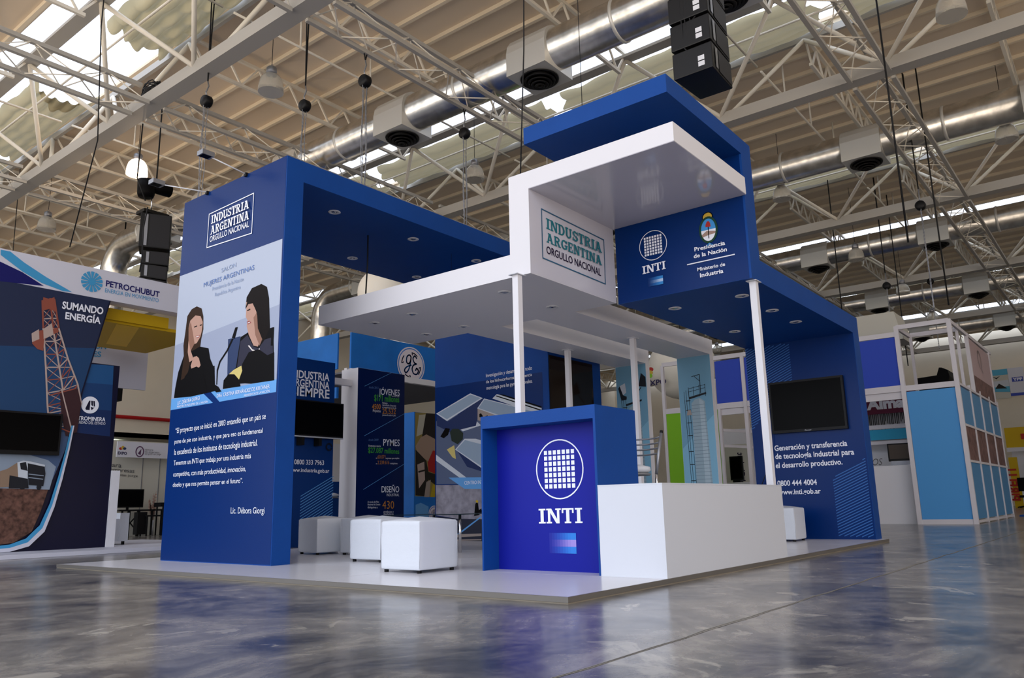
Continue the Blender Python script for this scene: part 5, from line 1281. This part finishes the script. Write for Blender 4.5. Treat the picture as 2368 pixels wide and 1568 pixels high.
P(MB().m('black_plastic').tube([(36.8, (q[0][0]+q[1][0])/2, .08), (36.8, (q[0][0]+q[1][0])/2, .5)], .04, 8), 'column', oc2)
mb = MB().m('black_plastic')
for k in range(5): mb.bar((36.8, (q[0][0]+q[1][0])/2, .1), (36.8+.35*math.cos(k*1.257), (q[0][0]+q[1][0])/2+.35*math.sin(k*1.257), .04), .05)
P(mb, 'star_base', oc2)
tag(MB().m('blue_paint').box(21.5, 30, -1.5, 0.0, 0.001, .04).build('blue_carpet'), 'blue carpeted strip on the floor beyond the booth row', 'carpet')

# ================================================================== things hung from the roof
m = bpy.data.materials.new('acrylic'); m.use_nodes = True; b = m.node_tree.nodes['Principled BSDF']
b.inputs['Base Color'].default_value = lin('f0eee8'); b.inputs['Roughness'].default_value = 0.15; b.inputs['IOR'].default_value = 1.1; b.inputs['Transmission Weight'].default_value = 0.75
MATS['acrylic'] = m
mat('lit_acrylic', 'fff0e0', 0.4, emit='ffe2c4', es=4)
def lamp(proto, x, y, z, lab, lit=False):
    if proto is None:
        t = thing('pendant_lamp', lab, 'lamp', (x, y, z), group='bell pendant lamps')
        prof = [(0.212, 0.0), (0.210, 0.08), (0.200, 0.17), (0.175, 0.25), (0.13, 0.31), (0.085, 0.335)]
        inn = [(r_-0.006, z_) for r_, z_ in prof][::-1]
        LP(MB().m('lit_acrylic' if lit else 'acrylic').lathe(prof+inn+[prof[0]], (0, 0, 0), 32), 'lamp_shade', t)
        LP(MB().m('grey_metal').lathe([(0.088, 0.325), (0.088, 0.45), (0.07, 0.47), (0.0, 0.47)], (0, 0, 0), 24), 'socket_housing', t)
        LP(MB().m('lit_acrylic' if lit else 'acrylic').lathe([(0.0, 0.06), (0.035, 0.08), (0.045, 0.13), (0.03, 0.2), (0.02, 0.33)], (0, 0, 0), 16), 'bulb', t)
        LP(MB().m('grey_metal').tube([(0, 0, 0.47), (0.02, 0, 0.51), (0, 0, 0.54), (-0.015, 0, 0.51), (0, 0, 0.47)], 0.006, 6), 'hook', t)
        LP(MB().m('cable_black').tube([(0, 0, 0.53), (0, 0, ROOFZ-z)], 0.006, 5), 'cable', t)
        return t
    t = copy_tree(proto); t.location = (x, y, z); t['label'] = lab
    for c in t.children:
        if c.name.startswith('cable') and abs(z-LZ_) > .01:
            k_ = (ROOFZ-z-.53)/(ROOFZ-LZ_-.53); c.scale = (1, 1, k_); c.location = (0, 0, .53*(1-k_))
    return t
LZ_ = CZ+7.0
lp = None
for (x, y), lab in (([(3.109,7.954)][0], 'unlit clear bell lamp above and left of the blue portal corner'),
                    ([(8.198,7.766)][0], 'unlit clear bell lamp above the middle of the long blue beam'),
                    ([(8.342,-1.542)][0], 'unlit clear bell lamp at the top edge near the right corner'),
                    ([(13.788,-1.61)][0], 'unlit clear bell lamp at the right edge below the air duct'),
                    ([(13.893,3.012)][0], 'unlit clear bell lamp just right of the blue sign wall top'),
                    ([(3.446,17.836)][0], 'unlit clear bell lamp far back above the oil stand fascia'),
                    ([(18.75,2.683)][0], 'unlit clear bell lamp under the third air duct at right'),
                    ([(23.776,2.573)][0], 'small far bell lamp between two cross beams above the right blue slab end'),
                    ([(28.987,2.667)][0], 'small far bell lamp above the open white booth frame'),
                    ([(31.268,12.423)][0], 'tiny far bell lamp seen between the white arm and the blue slab')):
    lp_ = lamp(lp, x, y, LZ_ if 'third' not in lab and 'small far' not in lab else 7.15, lab); lp = lp or lp_
(x, y) = [(3.29,12.951)][0]
lit = lamp(None, x, y, LZ_, 'lit glowing bell lamp at upper left above the speaker array', True)
pl = bpy.data.lights.new('lit_lamp_light', 'POINT'); pl.energy = 90; pl.color = (1.0, 0.72, 0.45); pl.shadow_soft_size = 0.1
po = bpy.data.objects.new('lit_lamp_light', pl); COL.objects.link(po); po.location = (x, y, LZ_-0.15)
# chain hoists
def hoist(x, y, z, zb, lab, zt=None, loads=4):
    t = thing('chain_hoist', lab, 'hoist', (x, y, z), group='chain hoists')
    zt = zt or ROOFZ-0.02
    P(MB().m('cable_black').tube([(x-0.03, y, zt), (x, y, z+0.42)], 0.012, 6).tube([(x+0.03, y, zt), (x, y, z+0.42)], 0.012, 6), 'strap', t)
    P(MB().m('grey_metal').tube([(x, y, z+0.42), (x+0.02, y, z+0.34), (x, y, z+0.28), (x-0.02, y, z+0.22), (x, y, z+0.14)], 0.012, 6), 'hook', t)
    P(MB().m('black_plastic').lathe([(0.0, -0.07), (0.08, -0.07), (0.1, -0.045), (0.1, 0.045), (0.08, 0.07), (0.0, 0.07)], (x, y, z+0.06), 22, 'X'), 'block', t)
    for i in range(loads):
        dx = (-0.055, -0.02, 0.02, 0.055)[i]; n = 60; zz = [z-(z-zb)*k/n for k in range(n+1)]
        P(MB().m('grey_metal').tube([(x+dx+0.01*math.sin(k*.2+i), y+(0.01 if i % 2 else -0.01), v) for k, v in enumerate(zz)], 0.008, 5, radii=[0.009 if k % 2 else 0.004 for k in range(n+1)]), 'chain', t)
h = [(2.083,8.176),(3.191,7.1),(3.1,5.692),(5.348,5.626)]
hoist(h[0][0], h[0][1], 7.0, 4.9, 'black chain hoist hanging left of the blue portal corner', loads=3)
hoist(h[1][0], h[1][1], 7.0, 4.9, 'black chain hoist hanging just right of the clear bell lamp', loads=3)
hoist(3.32, 5.775, 7.0, ZTT, 'black chain hoist on long straps left of the first duct outlet', zt=CZ+6.96)
hoist(5.63, 5.775, 7.0, ZTT, 'grey chain hoist hanging over the middle of the blue beam', zt=CZ+6.96)
for i, (p, zt_, zb_) in enumerate((([(22.746,1.564)][0], 7.6, 6.2), ([(12.985,-0.032)][0], 7.6, 5.4), ([(18.326,1.901)][0], 7.6, 5.2))):
    hoist(p[0], p[1], zb_+.9, zb_-1.2, 'small far chain hoist at right, %s from the top' % ORD[(2, 0, 1)[i]], loads=2)
# hanging cables
def cable(pts, lab, r=0.009): return tag(MB().m('cable_black').tube(pts, r, 6).build('hanging_cable'), lab, 'cable', 'black cables hung from the roof')
(cx_, cy_) = [(0.406,8.241)][0]; (dx_, dy_) = [(1.047,9.405)][0]
cable([(cx_, cy_, ROOFZ), (cx_, cy_, 7.6), (cx_*.5+dx_*.5+.02, cy_*.5+dy_*.5, 6.1), (dx_, dy_+.8, 4.8)], 'long black cable crossing the near main beam at upper left')
(cx_, cy_) = [(2.794,18.091)][0]
cable([(cx_, cy_, ROOFZ), (cx_+.1, cy_, 5.0)], 'black cable hanging at the far left beyond the main beam')
cable([(2.70, 2.2, ROOFZ), (2.67, 2.15, 7.7), (2.38, 1.99, 5.6), (2.20, 1.95, 3.95)], 'steel wire rope coming down to the left corner of the white canopy', 0.008)
cable([(2.62, 1.4, ROOFZ), (2.62, 1.4, 4.412)], 'thin vertical wire in front of the first duct down to the blue top slab', 0.004)
(cx_, cy_) = [(4.859,7.879)][0]
cable([(2.76, 5.0, ZTI), (2.76, 5.0, 3.8), (2.74, 5.02, LZ+.0)], 'black cable dropping from the blue beam onto the white slab', 0.011)
cable([(4.1, 4.7, ZTI), (4.1, 4.7, LZ-.1)], 'thin pale wire under the blue beam', 0.003)
for i, ((ax, ay), (bx2, by2)) in enumerate((([(8.115,-0.601)][0], [(18.476,1.427)][0]), ([(12.841,-0.307)][0], [(18.14,0.619)][0]), ([(16.934,2.746)][0], [(14.55,2.06)][0]), ([(20.075,1.973)][0], [(17.39,1.305)][0]))):
    cable([(ax, ay, ROOFZ), (ax, ay, 4.2)], 'long black vertical cable at right, %s of four' % ORD[i], 0.014)
# line arrays
mat('speaker_black', '0c0c0e', 0.4, spec=0.3); mat('label_white', 'c8c8cc', 0.5); mat('grille_dark', '1c1c20', 0.5, spec=0.3)
def cab(parent, c, sx, sy, z0, z1, rz, tilt=0.0):
    mb = MB().m('speaker_black')
    hx, hy = sx/2, sy/2
    prof = [(-hx, -hy), (hx, -hy*.86), (hx, hy*.86), (-hx, hy)]
    cr, sr = math.cos(rz), math.sin(rz)
    def T_(x, y, z): return (c[0]+x*cr-y*sr, c[1]+x*sr+y*cr, z+x*tilt)
    lo = [mb.bm.verts.new(T_(x, y, z0)) for x, y in prof]; hi = [mb.bm.verts.new(T_(x, y, z1)) for x, y in prof]
    mb.face(lo[::-1]); mb.face(hi)
    for i in range(4): mb.face([lo[i], lo[(i+1) % 4], hi[(i+1) % 4], hi[i]])
    o = P(mb, 'speaker_cabinet', parent); bv = o.modifiers.new('bevel', 'BEVEL'); bv.width = 0.01; bv.segments = 2
    def sub(mb, nm): s = P(mb, nm, parent); s.parent = o; s.matrix_parent_inverse = Matrix.Identity(4); return s
    # back-panel label, side plate, side grille
    h = z1-z0; mb = MB().m('label_white')
    for dz in (0.0, 0.062): mb.poly([T_(-hx-.004, -hy*.62, z0+.05+dz), T_(-hx-.004, -hy*.30, z0+.05+dz), T_(-hx-.004, -hy*.30, z0+.1+dz), T_(-hx-.004, -hy*.62, z0+.1+dz)])
    sub(mb, 'label')
    mb = MB().m('grey_metal'); ys = -hy*.955
    mb.poly([T_(-hx*.72, -hy*1.0-.004, z0+.03), T_(-hx*.5, -hy*.985-.004, z0+.03), T_(-hx*.5, -hy*.985-.004, z1-.03), T_(-hx*.72, -hy*1.0-.004, z1-.03)]); sub(mb, 'rigging_plate')
    mb = MB().m('grille_dark'); mb.poly([T_(-hx*.4, -hy*.97-.004, z0+.02), T_(hx*.92, -hy*.87-.004, z0+.02), T_(hx*.92, -hy*.87-.004, z1-.02), T_(-hx*.4, -hy*.97-.004, z1-.02)]); sub(mb, 'side_panel')
    return o
sa = thing('speaker_array', 'hanging black line array of stacked speaker cabinets at top centre right', 'speaker', (2.98, 0.14, 4.8))
for i in range(6):
    z = 4.74+i*0.30; cab(sa, (2.98-.012*i, 0.14), 0.58, 0.42, z+.010, z+0.292, 0.02, -0.012*i+.04)
P(MB().m('grey_metal').box(2.72, 3.22, -0.02, 0.3, 6.54, 6.6), 'flying_frame', sa)
P(MB().m('cable_black').tube([(2.95, .14, 6.58), (2.95, .14, ROOFZ-.1)], .02, 6), 'suspension', sa)
for i in range(4):
    P(MB().m('cable_black').tube([(2.69, .10+.05*i, 6.5), (2.66, .08+.05*i, 6.0), (2.67, .12+.03*i, 5.6-.1*i), (2.69, .06+.05*i, 5.35-.1*i), (2.70, .2-.02*i, 5.25-.1*i)], .007, 5), 'cable', sa)
s2 = thing('speaker_array', 'hanging black speaker array at left above the white fascia', 'speaker', (2.6, 10.8, 4.6))
z = 5.32; cab(s2, (2.74, 10.95), 0.52, 0.52, 5.30, 5.95, -0.5)
for i in range(4):
    cab(s2, (2.78-.012*i, 10.95), 0.44, 0.44, 5.27-.265*(i+1), 5.27-.265*i-.01, -0.5, -.05*i)
P(MB().m('speaker_black').box(2.42, 2.9, 10.8, 11.1, 5.97, 6.03), 'flying_frame', s2)
P(MB().m('cloth_black').lathe([(0.0, 6.3), (0.13, 6.3), (0.15, 6.36), (0.16, 6.62), (0.0, 6.62)], (2.5, 10.95, 0), 20), 'chain_bag', s2, 'black chain bag')
P(MB().m('cloth_black').lathe([(0.0, -.2), (0.12, -.2), (0.12, .2), (0.0, .2)], (2.75, 10.95, 6.55), 20, 'X'), 'hoist_motor', s2)
P(MB().m('chrome').tube([(2.62, 10.95, 6.03), (2.62, 10.95, 6.5)], .012, 6), 'lifting_rod', s2)
P(MB().m('cable_black').tube([(2.68, 10.95, 6.6), (2.68, 10.95, ROOFZ-.75)], .014, 6), 'suspension', s2)
s2.location = (3.07, 11.64, 4.861); s2.scale = (1.065, 1.065, 1.065)
mb = MB().m('cable_black').tube([(2.45, 10.6, 5.9), (2.38, 10.55, 5.5), (2.42, 10.6, 5.0), (2.4, 10.6, 4.75)], .012, 5).tube([(2.3, 10.7, 7.4), (2.28, 10.7, 6.4), (2.40, 10.6, 6.0)], .012, 5)
P(mb, 'cable', s2)
# bundle of cable lying on the main beam
mb = MB().m('cable_black'); (bx3, by3) = [(1.944,9.99)][0]
for i in range(14):
    a = random.uniform(.18, .3); ph = random.uniform(0, 6); n = 16
    mb.tube([(bx_(0)-.02+.10*math.sin(ph+k*2*math.pi/n)*.9, by3+a*math.cos(ph+k*2*math.pi/n)+random.uniform(-.02, .02), CZ+7.24+.035*i % .2+.03*math.sin(k+i)) for k in range(n+1)], .01, 5, cap=False)
tag(mb.build('cable_bundle'), 'tangled bundle of black cable lying on the near main beam', 'cable')
tag(MB().m('cable_black').tube([(bx_(0)-.05, by3-6+.5*k, CZ+7.23+.02*math.sin(k*1.7)) for k in range(26)], .012, 5).build('beam_cable'), 'thin black cable running along the top of the near main beam', 'cable')
